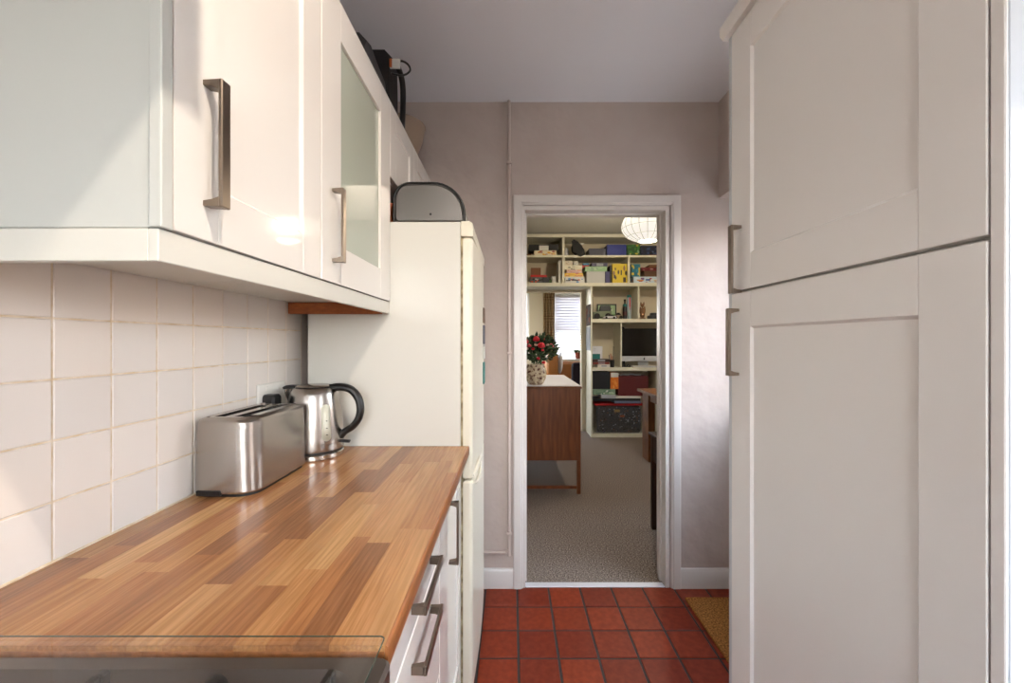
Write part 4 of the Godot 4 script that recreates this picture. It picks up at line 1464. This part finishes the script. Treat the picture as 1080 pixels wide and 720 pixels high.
func build_shelves() -> void:
	var u := thing("shelving_unit", "cream painted built-in shelves across the far wall", "shelves", P(1.0, 0.004, 5.7))
	var st: SurfaceTool
	var D0 := 5.5
	var D1 := 5.898
	for e in [[-1.49, 2.79, 2.656, 2.70], [-1.49, 2.79, 2.389, 2.418], [-1.49, 2.79, 2.007, 2.053], [1.048, 2.79, 1.526, 1.576], [1.048, 2.79, 0.886, 0.93], [1.048, 2.79, 0.005, 0.044]]:
		st = mb()
		br(st, e[0], e[1], e[2], e[3], D0, D1, 0.002)
		part("shelf", st, M.shelf_paint, u)
	for e in [[0.666, 0.697, 2.4185, 2.6555], [0.666, 0.697, 2.0535, 2.3885], [1.538, 1.563, 2.0535, 2.3885], [1.668, 1.689, 1.5765, 2.0065], [1.438, 1.457, 0.9305, 1.5255], [1.925, 1.950, 0.0445, 0.8855]]:
		st = mb()
		br(st, e[0], e[1], e[2], e[3], D0 + 0.002, D1, 0.0015)
		part("upright", st, M.shelf_paint, u)
	for e in [[1.5765, 2.0065], [0.9305, 1.5255], [0.0445, 0.8855]]:
		st = mb()
		br(st, 1.048, 1.066, e[0], e[1], D0 + 0.001, D1, 0.0015)
		part("upright", st, M.shelf_paint, u)
	# boxed games, books and papers: name, label, category, x0, x1, y0, y1, length, set back, finish
	for b in BOXES:
		var two := thing(b[0], b[1], b[2], P((b[3] + b[4]) / 2, b[5], D0 + b[8] + b[7] / 2), "things on the shelves")
		st = mb()
		br(st, b[3], b[4], b[5] + 0.0005, b[6] - 0.0005, D0 + b[8], D0 + b[8] + b[7], 0.0015)
		part({"book": "cover", "card": "card_sheet", "magazine": "cover", "folder": "cover"}.get(b[2], "carton"), st, M["box_" + b[9]], two)
		if b[9] == "black_label":
			st = mb()
			br(st, b[3] + 0.14, b[3] + 0.265, b[5] + 0.006, b[6] - 0.018, D0 + b[8] - 0.002, D0 + b[8] - 0.0002)
			part("paper_label", st, M.box_white, two, "white paper label")
		elif b[9] == "orange_white":
			st = mb()
			br(st, b[3] + 0.002, b[4] - 0.002, b[6] - 0.068, b[6] - 0.004, D0 + b[8] - 0.002, D0 + b[8] - 0.0002)
			part("white_band", st, M.box_white, two)
		elif b[2] == "book" and b[6] - b[5] < 0.06:
			st = mb()
			br(st, lerpf(b[3], b[4], 0.30), lerpf(b[3], b[4], 0.72), b[5] + 0.009, b[6] - 0.009, D0 + b[8] - 0.0012, D0 + b[8] - 0.0002)
			part("spine_title", st, M.box_palegrey, two)
	# soft and shaped things on the top shelf
	st = mb()
	blob(st, P(0.742, 2.487, 5.68), Vector3(0.036, 0.066, 0.05), 0.22, 12, 8, 5)
	solo("cloth_bundle", st, M.linen_white, "crumpled white cloth beside the shelf divider and black hat", "cloth", "things on the shelves")
	var hat := thing("black_hat", "black hat hanging over the edge of the top shelf", "hat", P(0.88, 2.418, 5.58), "things on the shelves")
	st = mb()
	blob(st, P(0.872, 2.515, 5.575), Vector3(0.08, 0.082, 0.05), 0.12, 14, 10, 9)
	part("crown", st, M.black_matt, hat)
	st = mb()
	prism(st, PackedVector2Array([Vector2(0.79, 2.60), Vector2(0.815, 2.625), Vector2(0.87, 2.595), Vector2(0.955, 2.49), Vector2(0.968, 2.425), Vector2(0.905, 2.395), Vector2(0.80, 2.46)]), "z", -5.498, -5.478, 0.004, 0.006)
	part("brim", st, M.black_matt, hat)
	st = mb()
	bx(st, P(0.935, 2.575, 5.53), Vector3(0.045, 0.018, 0.01), 0.002)
	part("badge", st, M.box_white, hat)
	st = mb()
	lathe(st, [Vector2(0.034, 2.0535), Vector2(0.036, 2.06), Vector2(0.036, 2.148), Vector2(0.034, 2.15), Vector2(0.0, 2.15)], P(0.558, 0, 5.60), 20)
	solo("candle", st, M.box_white, "white cylindrical candle standing left of the tall white binder", "candle", "things on the shelves")
	st = mb()
	lathe(st, [Vector2(0.012, 2.0535), Vector2(0.02, 2.07), Vector2(0.018, 2.10), Vector2(0.008, 2.11), Vector2(0.0, 2.112)], P(0.515, 0, 5.56), 12)
	solo("ornament", st, M.leaf_green, "tiny green ornament in front of the dark grey tin", "ornament", "things on the shelves")
	# model vehicles, picture and ornaments on the third shelf
	var S := 1.5765
	toy_car("toy_jeep", "grey green model jeep with dark wheels on third shelf", 1.222, S, 5.665, 0.245, 0.185, Color(0.46, 0.50, 0.40), true)
	toy_car("toy_car", "white model sports car in front of the jeep", 1.300, S, 5.535, 0.17, 0.055, Color(0.85, 0.85, 0.86), false)
	toy_car("toy_car", "beige and black model car beside the white model car", 1.425, S, 5.60, 0.12, 0.085, Color(0.58, 0.50, 0.42), false)
	var pf := thing("picture_frame", "dark framed green landscape picture behind the model jeep", "picture", P(1.32, S, 5.80), "things on the shelves")
	st = mb()
	br(st, 1.185, 1.457, S, S + 0.016, 5.79, 5.805, 0.002)
	br(st, 1.185, 1.457, S + 0.205, S + 0.221, 5.79, 5.805, 0.002)
	br(st, 1.185, 1.201, S + 0.0165, S + 0.2045, 5.79, 5.805, 0.002)
	br(st, 1.441, 1.457, S + 0.0165, S + 0.2045, 5.79, 5.805, 0.002)
	part("frame", st, M.box_tin, pf)
	st = mb()
	br(st, 1.2012, 1.4408, S + 0.0168, S + 0.2042, 5.797, 5.803)
	part("print", st, M.landscape_print, pf)
	st = mb()
	br(st, 1.074, 1.094, S, S + 0.30, 5.60, 5.62, 0.003)
	solo("black_rod", st, M.black_plastic, "thin black upright object at the left end of third shelf", "rod", "things on the shelves")
	st = mb()
	lathe(st, [Vector2(0.026, S), Vector2(0.028, S + 0.01), Vector2(0.028, S + 0.16), Vector2(0.012, S + 0.205), Vector2(0.012, S + 0.24), Vector2(0.015, S + 0.245), Vector2(0.015, S + 0.268), Vector2(0.0, S + 0.27)], P(1.528, 0, 5.62), 18)
	var bo := solo("bottle", st, M.black_plastic, "black bottle with teal neck beside the printed tube", "bottle", "things on the shelves")
	st = mb()
	lathe(st, [Vector2(0.029, S + 0.17), Vector2(0.024, S + 0.205)], P(1.528, 0, 5.62), 18, false)
	part("neck_label", st, M.box_teal, bo)
	st = mb()
	lathe(st, [Vector2(0.0295, S + 0.05), Vector2(0.0295, S + 0.10)], P(1.528, 0, 5.62), 18, false)
	part("front_label", st, M.box_darkred, bo)
	st = mb()
	lathe(st, [Vector2(0.027, S), Vector2(0.028, S + 0.004), Vector2(0.028, S + 0.318), Vector2(0.027, S + 0.322), Vector2(0.0, S + 0.322)], P(1.585, 0, 5.62), 20)
	var tb := solo("cardboard_tube", st, M.tube_print, "tall teal and red printed tube near the divider", "tube", "things on the shelves")
	st = mb()
	lathe(st, [Vector2(0.0292, S + 0.292), Vector2(0.0292, S + 0.324), Vector2(0.0, S + 0.325)], P(1.585, 0, 5.62), 20)
	part("cap", st, M.box_teal, tb)
	st = mb()
	lathe(st, [Vector2(0.040, S), Vector2(0.040, S + 0.012), Vector2(0.030, S + 0.02), Vector2(0.0, S + 0.022)], P(1.765, 0, 5.62), 14)
	for e in [[1.765, 0.085, 0.026, 0.075], [1.765, 0.185, 0.019, 0.026], [1.738, 0.12, 0.014, 0.050], [1.794, 0.125, 0.014, 0.055], [1.745, 0.205, 0.009, 0.028], [1.784, 0.210, 0.009, 0.026], [1.765, 0.060, 0.034, 0.040]]:
		blob(st, P(e[0], S + e[1], 5.62), Vector3(e[2], e[3], e[2]), 0.2, 10, 8, int(e[0] * 100 + e[1] * 50))
	solo("figurine", st, M.box_wood, "brown carved figurine right of the third shelf divider", "figurine", "things on the shelves")
	st = mb()
	br(st, 1.84, 1.97, S, S + 0.05, 5.56, 5.66, 0.008)
	br(st, 1.87, 1.95, S + 0.05, S + 0.085, 5.58, 5.65, 0.008)
	for e in [1.86, 1.905, 1.95]:
		tube(st, PackedVector3Array([P(e, S + 0.022, 5.552), P(e, S + 0.022, 5.56)]), 0.02, 12)
	solo("toy_tank", st, M.box_tin, "dark grey toy vehicle at the end of the third shelf", "toy", "things on the shelves")
	# desk level
	var K := 0.9305
	var mo := thing("computer_monitor", "large black computer screen with silver lower panel", "computer", P(1.78, K, 5.66), "things on the shelves")
	st = mb()
	br(st, 1.487, 2.09, 1.078, 1.452, 5.62, 5.632, 0.003)
	var sc := part("screen", st, M.screen_black, mo)
	st = mb()
	br(st, 1.487, 2.09, 1.008, 1.0775, 5.62, 5.634, 0.003)
	part("chin_panel", st, M.silver, mo)
	st = mb()
	blob(st, P(1.789, 1.040, 5.6185), Vector3(0.012, 0.013, 0.002), 0.0, 12, 8)
	blob(st, P(1.793, 1.058, 5.6185), Vector3(0.004, 0.007, 0.0018), 0.0, 8, 6)
	part("emblem", st, M.black_matt, mo, "small black fruit shaped emblem")
	st = mb()
	br(st, 1.49, 2.087, 1.02, 1.45, 5.635, 5.66, 0.010)
	br(st, 1.72, 1.86, K + 0.006, 1.10, 5.665, 5.673, 0.002)
	br(st, 1.70, 1.88, K, K + 0.006, 5.60, 5.78, 0.002)
	part("stand", st, M.silver, mo)
	var ky := thing("keyboard", "white keyboard lying in front of the computer screen", "keyboard", P(1.75, K, 5.55), "things on the shelves")
	st = mb()
	br(st, 1.60, 1.99, K, K + 0.014, 5.515, 5.592, 0.004)
	part("key_tray", st, M.silver, ky)
	st = mb()
	for i in 14:
		for j in 4:
			br(st, 1.606 + i * 0.027, 1.630 + i * 0.027, K + 0.0142, K + 0.018, 5.520 + j * 0.0175, 5.535 + j * 0.0175)
	part("keys", st, M.socket_white, ky)
	st = mb()
	prism(st, PackedVector2Array([Vector2(1.465, K), Vector2(1.465, 1.46), Vector2(1.485, 1.49), Vector2(1.53, 1.475), Vector2(1.555, 1.45), Vector2(1.555, K)]), "z", -5.84, -5.70, 0.01, 0.01)
	solo("desk_speaker", st, M.black_matt, "black speaker standing behind the left edge of the computer", "speaker", "things on the shelves")
	st = mb()
	tube(st, smooth_path([P(1.47, K + 0.006, 5.53), P(1.50, K + 0.03, 5.55), P(1.53, K + 0.008, 5.56), P(1.56, K + 0.035, 5.58), P(1.585, K + 0.008, 5.56), P(1.55, K + 0.012, 5.54), P(1.50, K + 0.010, 5.57), P(1.478, K + 0.02, 5.60)], 5), 0.006, 7)
	solo("coiled_cable", st, M.black_plastic, "coil of black cable on the desk left of keyboard", "cable", "things on the shelves")
	var pp := thing("pen_pot", "black pot of pens beside the desk book stack", "pen pot", P(1.335, K, 5.56), "things on the shelves")
	st = mb()
	lathe(st, [Vector2(0.0, K), Vector2(0.028, K), Vector2(0.031, K + 0.10), Vector2(0.028, K + 0.10), Vector2(0.026, K + 0.01), Vector2(0.0, K + 0.008)], P(1.34, 0, 5.56), 18)
	part("pot", st, M.black_plastic, pp)
	for e in [[1.322, 1.30, 0.165, "box_slate", "dark blue pen leaning left in the pen pot"], [1.335, 1.322, 0.18, "box_red", "red pen standing in the pen pot"], [1.350, 1.362, 0.28, "box_tin", "long grey ruler standing in the pen pot"], [1.343, 1.345, 0.15, "box_orange", "orange pen standing in the pen pot"]]:
		st = mb()
		tube(st, PackedVector3Array([P(e[0] + 0.004, K + 0.012, 5.56), P(e[1], K + e[2], 5.57)]), 0.0045, 8)
		solo("pen", st, M[e[3]], e[4], "pen", "pens in the pot")
	# lower compartment: clear crate with red lid
	var B := 0.0445
	var cr := thing("plastic_crate", "clear plastic crate with red lid full of dark bits", "crate", P(1.42, B, 5.68), "things on the shelves")
	st = mb()
	br(st, 1.13, 1.75, B, B + 0.006, 5.56, 5.84)
	br(st, 1.13, 1.75, B + 0.006, 0.418, 5.56, 5.566)
	br(st, 1.13, 1.75, B + 0.006, 0.418, 5.834, 5.84)
	br(st, 1.13, 1.136, B + 0.006, 0.418, 5.566, 5.834)
	br(st, 1.744, 1.75, B + 0.006, 0.418, 5.566, 5.834)
	part("tub", st, M.crate_plastic, cr)
	st = mb()
	br(st, 1.105, 1.765, 0.4185, 0.4445, 5.545, 5.855, 0.005)
	part("lid", st, M.crate_red, cr)
	st = mb()
	br(st, 1.145, 1.735, B + 0.008, 0.40, 5.58, 5.82, 0.02)
	var core := part("packed_bits", st, M.box_tin, cr)
	core.set_meta("kind", "stuff")
	var r := RandomNumberGenerator.new()
	r.seed = 99
	var cols := ["box_slate", "black_matt", "box_palegrey", "box_tin", "box_wood", "box_tin", "black_matt"]
	for cset in cols.size():
		st = mb()
		for i in (70 if cols[cset] == "box_palegrey" else 34):
			var at := P(r.randf_range(1.16, 1.72), r.randf_range(B + 0.02, 0.39), r.randf_range(5.572, 5.585))
			var s3 := Vector3(r.randf_range(0.006, 0.03), r.randf_range(0.005, 0.025), 0.008)
			if cols[cset] in ["box_palegrey", "box_wood"]:
				s3 *= 0.75
			bx(st, at, s3, 0.001)
		var bits := part("packed_bits", st, M[cols[cset]], cr)
		bits.set_meta("kind", "stuff")
	st = mb()
	bx(st, P(1.41, 0.345, 5.573), Vector3(0.075, 0.035, 0.006), 0.001)
	part("yellow_piece", st, M.box_yellow_plain, cr)
	st = mb()
	bx(st, P(1.48, 0.275, 5.573), Vector3(0.06, 0.022, 0.006), 0.001)
	part("orange_piece", st, M.box_orange, cr)
	# cables and a small tool on the red file box
	st = mb()
	tube(st, smooth_path([P(1.46, 0.818, 5.60), P(1.50, 0.83, 5.60), P(1.56, 0.822, 5.60), P(1.61, 0.835, 5.61), P(1.68, 0.823, 5.60), P(1.74, 0.828, 5.61)], 5), 0.007, 7)
	solo("grey_cable", st, M.silver, "grey cable lying on the dark red file box", "cable", "things on the shelves")
	# calendars hung on the side of the shelves
	for e in [[1.49, 1.775, "calendar_print", "dark calendar picture hanging on the shelf side"], [1.155, 1.475, "box_palegrey", "grey calendar page hanging below the calendar picture"]]:
		st = mb()
		br(st, 1.040, 1.0465, e[0], e[1], 5.53, 5.82, 0.001)
		solo("wall_calendar", st, M[e[2]], e[3], "calendar")

func toy_car(called: String, label: String, x: float, y: float, d: float, l: float, h: float, c: Color, tall: bool) -> void:
	var t := thing(called, label, "toy car", P(x, y, d), "model vehicles on the third shelf")
	var m := mat("car_%.3f" % x, c, 0.3)
	var w := l * 0.42
	var wr := h * (0.22 if tall else 0.26)
	var st := mb()
	var p: PackedVector2Array
	if tall:
		p = PackedVector2Array([Vector2(x - l / 2, y + wr * 0.7), Vector2(x - l / 2, y + h * 0.52), Vector2(x - l * 0.12, y + h * 0.60), Vector2(x + l / 2, y + h * 0.60), Vector2(x + l / 2, y + wr * 0.7)])
	else:
		p = PackedVector2Array([Vector2(x - l / 2, y + wr * 0.6), Vector2(x - l / 2, y + h * 0.45), Vector2(x - l * 0.25, y + h * 0.62), Vector2(x + l * 0.4, y + h * 0.64), Vector2(x + l / 2, y + h * 0.5), Vector2(x + l / 2, y + wr * 0.6)])
	prism(st, p, "z", -d - w / 2, -d + w / 2, 0.004, 0.004)
	part("car_body", st, m, t)
	st = mb()
	if tall:
		p = PackedVector2Array([Vector2(x - l * 0.14, y + h * 0.605), Vector2(x - l * 0.06, y + h), Vector2(x + l * 0.46, y + h), Vector2(x + l * 0.48, y + h * 0.605)])
	else:
		p = PackedVector2Array([Vector2(x - l * 0.22, y + h * 0.63), Vector2(x - l * 0.08, y + h), Vector2(x + l * 0.18, y + h), Vector2(x + l * 0.36, y + h * 0.645)])
	prism(st, p, "z", -d - w * 0.42, -d + w * 0.42, 0.004, 0.004)
	part("cabin", st, M.black_plastic if not tall else M.box_tin, t)
	for sx in [-0.3, 0.3]:
		for s in [-1.0, 1.0]:
			st = mb()
			tube(st, PackedVector3Array([P(x + sx * l, y + wr, d + s * (w / 2 + 0.001)), P(x + sx * l, y + wr, d + s * (w / 2 + 0.014))]), wr, 14)
			part("wheel", st, M.black_matt, t)

func build_front_room() -> void:
	# slatted blind in the window
	var b := thing("window_blind", "white slatted blind over the front room window", "blind", P(1.41, 2.2, 8.46))
	var st := mb()
	br(st, 0.88, 1.94, 2.215, 2.255, 8.43, 8.47, 0.003)
	part("head_rail", st, M.upvc, b)
	for i in 22:
		var y := 2.19 - i * 0.055
		st = mb()
		var tilt: float = [1.15, 1.05, 1.12, 1.0, 1.1][i % 5] if i < 14 else 0.6
		var dz := 0.0325 * cos(tilt)
		var dy := 0.0325 * sin(tilt)
		flat(st)
		var pr := PackedVector2Array([Vector2(-8.45 - dz, y + dy), Vector2(-8.45, y + 0.003), Vector2(-8.45 + dz, y - dy), Vector2(-8.45 + dz, y - dy - 0.0015), Vector2(-8.45, y + 0.0015), Vector2(-8.45 - dz, y + dy - 0.0015)])
		prism(st, pr, "x", 0.88, 1.94)
		part("slat", st, M.blind_slat, b)
	for x in [0.98, 1.82]:
		st = mb()
		tube(st, PackedVector3Array([P(x, 2.22, 8.475), P(x, 1.02, 8.475)]), 0.0015, 5)
		part("cord", st, M.upvc, b)
	st = mb()
	br(st, 0.80, 2.03, 0.895, 0.93, 8.24, 8.5, 0.004)
	structure("trim_3", st, M.trim_white, "white sill below the front room window", "window sill")
	# curtain in pleats
	var c := thing("curtain", "brown patterned curtain hanging left of the front room window", "curtain", P(0.755, 0.2, 8.42))
	st = mb()
	run(st)
	var n := 40
	var pts := []
	for i in n + 1:
		var t := float(i) / n
		pts.append(Vector2(0.63 + 0.235 * t, -8.42 + 0.035 * sin(t * TAU * 4.0)))
	for i in n:
		quad(st, Vector3(pts[i].x, 0.15, pts[i].y), Vector3(pts[i + 1].x, 0.15, pts[i + 1].y), Vector3(pts[i + 1].x, 2.30, pts[i + 1].y), Vector3(pts[i].x, 2.30, pts[i].y), Vector3(0, 0, 1))
		quad(st, Vector3(pts[i].x, 0.15, pts[i].y - 0.004), Vector3(pts[i + 1].x, 0.15, pts[i + 1].y - 0.004), Vector3(pts[i + 1].x, 2.30, pts[i + 1].y - 0.004), Vector3(pts[i].x, 2.30, pts[i].y - 0.004), Vector3(0, 0, -1))
	part("pleated_cloth", st, M.curtain_print, c)
	st = mb()
	tube(st, PackedVector3Array([P(0.5, 2.315, 8.42), P(2.2, 2.315, 8.42)]), 0.012, 10)
	part("curtain_pole", st, M.black_matt, c)
	# pot plant on the sill
	var p := thing("potted_plant", "small green plant in terracotta pot on the window sill", "plant", P(1.33, 0.93, 8.40))
	st = mb()
	lathe(st, [Vector2(0.0, 0.9305), Vector2(0.05, 0.9305), Vector2(0.068, 1.03), Vector2(0.074, 1.03), Vector2(0.074, 1.055), Vector2(0.062, 1.055), Vector2(0.06, 1.04), Vector2(0.0, 1.04)], P(1.33, 0, 8.33), 20)
	part("pot", st, M.terracotta, p)
	st = mb()
	var r := RandomNumberGenerator.new()
	r.seed = 5
	for i in 120:
		var a := r.randf() * TAU
		var dir := Vector3(cos(a) * 0.8, r.randf_range(0.2, 1.2), sin(a) * 0.6).normalized()
		leaf(st, P(1.33 + cos(a) * 0.02, 1.04, 8.33 + sin(a) * 0.02) + dir * r.randf_range(0.0, 0.03), dir, dir.cross(Vector3.UP).normalized(), r.randf_range(0.05, 0.10), 0.008)
	var fo := part("foliage", st, M.plant_green, p)
	fo.set_meta("kind", "stuff")
	# tan armchair with cushion
	var ch := thing("armchair", "tan leather armchair in the front room", "armchair", P(0.9, 0.004, 7.4))
	st = mb()
	br(st, 0.62, 1.34, 0.12, 0.44, 7.10, 7.85, 0.04)
	part("seat", st, M.tan_leather, ch)
	st = mb()
	prism(st, rrect(0.70, 0.80, 0.20, 0.54, [0.09, 0.09, 0.05, 0.05], 8), "z", -7.83, -7.15, 0.03, 0.03)
	part("backrest", st, M.tan_leather, ch)
	st = mb()
	br(st, 0.82, 1.36, 0.4405, 0.90, 7.72, 7.86, 0.05)
	part("arm", st, M.tan_leather, ch)
	st = mb()
	br(st, 0.82, 1.36, 0.4405, 0.62, 7.10, 7.24, 0.05)
	part("arm", st, M.tan_leather, ch)
	for e in [[0.68, 7.16], [1.28, 7.16], [0.68, 7.79], [1.28, 7.79]]:
		st = mb()
		br(st, e[0] - 0.03, e[0] + 0.03, 0.004, 0.1195, e[1] - 0.03, e[1] + 0.03, 0.004)
		part("leg", st, M.dark_wood, ch)
	st = mb()
	blob(st, P(0.855, 0.90, 7.45), Vector3(0.05, 0.20, 0.22), 0.06, 18, 12, 3)
	solo("cushion", st, M.linen_white, "white cushion leaning against the tan armchair back", "cushion")
	# dark upholstered chair
	var dc := thing("upholstered_chair", "dark purple upholstered chair seen through the wall opening", "chair", P(1.15, 0.004, 6.7))
	st = mb()
	prism(st, rrect(1.145, 0.70, 0.42, 0.49, [0.06, 0.06, 0.03, 0.03], 6), "z", -6.56, -6.46, 0.02, 0.02)
	part("backrest", st, M.purple_cloth, dc)
	st = mb()
	br(st, 0.94, 1.36, 0.40, 0.4545, 6.57, 6.95, 0.02)
	part("seat", st, M.purple_cloth, dc)
	for e in [[0.965, 6.51], [1.325, 6.51], [0.965, 6.92], [1.325, 6.92]]:
		st = mb()
		br(st, e[0] - 0.02, e[0] + 0.02, 0.004, 0.3995 if e[1] > 6.6 else 0.455, e[1] - 0.02, e[1] + 0.02, 0.003)
		part("leg", st, M.dark_wood, dc)

const BOXES := [
	["storage_box", "black flat box with white label lying on yellow game box", "box", 0.224, 0.625, 2.489, 2.576, 0.20, 0.06, "black_label"],
	["board_game", "yellow and white game box under the black labelled box", "board game", 0.296, 0.595, 2.418, 2.489, 0.22, 0.04, "yellow_white"],
	["wooden_block", "small brown wooden piece left of the yellow white game box", "block", 0.182, 0.257, 2.418, 2.449, 0.06, 0.06, "wood"],
	["storage_box", "dark slate blue box beside the black hat on top shelf", "box", 1.030, 1.258, 2.418, 2.518, 0.24, 0.05, "slate"],
	["storage_box", "bright blue box on top shelf between slate and green boxes", "box", 1.268, 1.526, 2.418, 2.568, 0.26, 0.04, "blue"],
	["puzzle_box", "green printed box next to the bright blue box", "box", 1.536, 1.710, 2.418, 2.571, 0.22, 0.05, "green_print"],
	["puzzle_box", "dark navy printed box at the end of the top shelf", "box", 1.720, 1.959, 2.428, 2.556, 0.22, 0.05, "navy_print"],
	["board_game", "thin orange box under the dark navy printed box", "box", 1.821, 1.971, 2.418, 2.428, 0.20, 0.03, "orange"],
	["book", "dark red book at the left end of second shelf", "book", 0.163, 0.192, 2.053, 2.204, 0.20, 0.05, "darkred"],
	["cardboard_box", "small brown cardboard box standing on the red flat box", "box", 0.255, 0.386, 2.164, 2.264, 0.10, 0.07, "cardboard"],
	["board_game", "flat red box under the brown cardboard box", "box", 0.249, 0.467, 2.136, 2.164, 0.20, 0.05, "red"],
	["toy_box", "grey and orange printed box below the flat red box", "box", 0.239, 0.408, 2.053, 2.136, 0.18, 0.05, "toy_print"],
	["storage_tin", "dark grey tin beside the grey orange printed box", "tin", 0.417, 0.509, 2.053, 2.136, 0.15, 0.06, "tin"],
	["ring_binder", "tall white binder standing against the shelf divider", "binder", 0.622, 0.663, 2.053, 2.355, 0.25, 0.05, "white"],
	["card_box", "wide cream box at top of the game stack", "box", 0.701, 0.810, 2.292, 2.355, 0.15, 0.05, "cream_print"],
	["card_box", "small pale grey box at top of the game stack", "box", 0.822, 0.885, 2.292, 2.349, 0.12, 0.05, "cream_print2"],
	["board_game", "white and yellow game box, second layer of the stack", "board game", 0.703, 0.938, 2.231, 2.292, 0.20, 0.04, "white_yellow"],
	["board_game", "thin pinkish game box in middle of the stack", "board game", 0.728, 0.932, 2.189, 2.231, 0.20, 0.04, "pink_print"],
	["board_game", "bright yellow game box near the bottom of the stack", "board game", 0.698, 0.948, 2.139, 2.189, 0.20, 0.04, "yellow_print"],
	["board_game", "white picture game box at bottom of the stack", "board game", 0.706, 0.969, 2.053, 2.139, 0.22, 0.03, "picture_white"],
	["board_game", "flat red game box sticking out above the green box", "board game", 0.898, 1.049, 2.276, 2.315, 0.10, 0.16, "red"],
	["board_game", "small light blue box on the flat red game box", "box", 0.969, 1.055, 2.315, 2.342, 0.10, 0.16, "skyblue"],
	["book", "dark purple box lying on the green box lid", "book", 1.067, 1.281, 2.276, 2.330, 0.18, 0.06, "purple_print"],
	["board_game", "pale green printed game box on grey storage box", "board game", 0.976, 1.268, 2.209, 2.276, 0.22, 0.04, "palegreen_print"],
	["storage_box", "light grey storage box below the pale green game box", "box", 0.995, 1.241, 2.053, 2.209, 0.22, 0.04, "greywhite"],
	["book", "tall violet book beside the light grey storage box", "book", 1.247, 1.303, 2.053, 2.209, 0.20, 0.04, "violet"],
	["book", "black book standing beside the yellow dog game", "book", 1.308, 1.331, 2.053, 2.292, 0.20, 0.05, "black"],
	["board_game", "yellow game box with dark dog picture", "board game", 1.339, 1.537, 2.053, 2.313, 0.06, 0.04, "yellow_dark"],
	["board_game", "teal and yellow box upright right of the divider", "board game", 1.597, 1.718, 2.139, 2.313, 0.10, 0.06, "teal_yellow"],
	["board_game", "dark red game box stacked above the brown boxes", "board game", 1.728, 1.971, 2.217, 2.264, 0.20, 0.05, "darkred_print"],
	["board_game", "brown box stacked on the white printed box", "board game", 1.771, 1.971, 2.139, 2.217, 0.20, 0.06, "brown"],
	["wooden_tray", "orange brown wooden tray on the dark red game box", "tray", 1.833, 1.984, 2.264, 2.302, 0.16, 0.06, "wood"],
	["board_game", "long white printed game box at the shelf end", "board game", 1.620, 1.971, 2.053, 2.139, 0.20, 0.03, "white_colour"],
	["greeting_card", "white card with small pictures leaning at shelf back", "card", 1.080, 1.234, 1.039, 1.212, 0.01, 0.16, "card_print"],
	["greeting_card", "teal card in front of the white leaning card", "card", 1.082, 1.184, 1.039, 1.109, 0.01, 0.08, "teal"],
	["book", "dark brown book at top of the desk book stack", "book", 1.080, 1.308, 0.999, 1.039, 0.16, 0.05, "darkbrown"],
	["book", "red and grey book in middle of the desk book stack", "book", 1.085, 1.301, 0.969, 0.999, 0.17, 0.04, "redgrey"],
	["book", "white book at bottom of the desk book stack", "book", 1.143, 1.306, 0.930, 0.969, 0.18, 0.03, "white"],
	["carry_case", "black case standing on the green and white magazines", "case", 1.072, 1.310, 0.640, 0.867, 0.22, 0.05, "black_case"],
	["cereal_box", "white and orange carton beside the black case", "carton", 1.316, 1.421, 0.640, 0.867, 0.07, 0.04, "orange_white"],
	["magazine", "green and white magazine under the black case", "magazine", 1.080, 1.381, 0.564, 0.640, 0.24, 0.04, "green_white"],
	["magazine", "pale grey magazine under the green white magazine", "magazine", 1.187, 1.381, 0.517, 0.564, 0.22, 0.03, "palegrey"],
	["file_box", "large dark red file box behind the wooden table", "box", 1.426, 1.833, 0.544, 0.810, 0.22, 0.08, "deepred"],
	["paper_stack", "white paper sheets below the dark red file box", "paper", 1.386, 1.720, 0.517, 0.544, 0.22, 0.04, "white"],
	["folder", "black folder beneath the paper and magazines", "folder", 1.092, 1.720, 0.481, 0.517, 0.22, 0.05, "black"],
	["folder", "blue grey folder resting on the clear plastic crate", "folder", 1.362, 1.720, 0.449, 0.481, 0.22, 0.04, "bluegrey"],
]
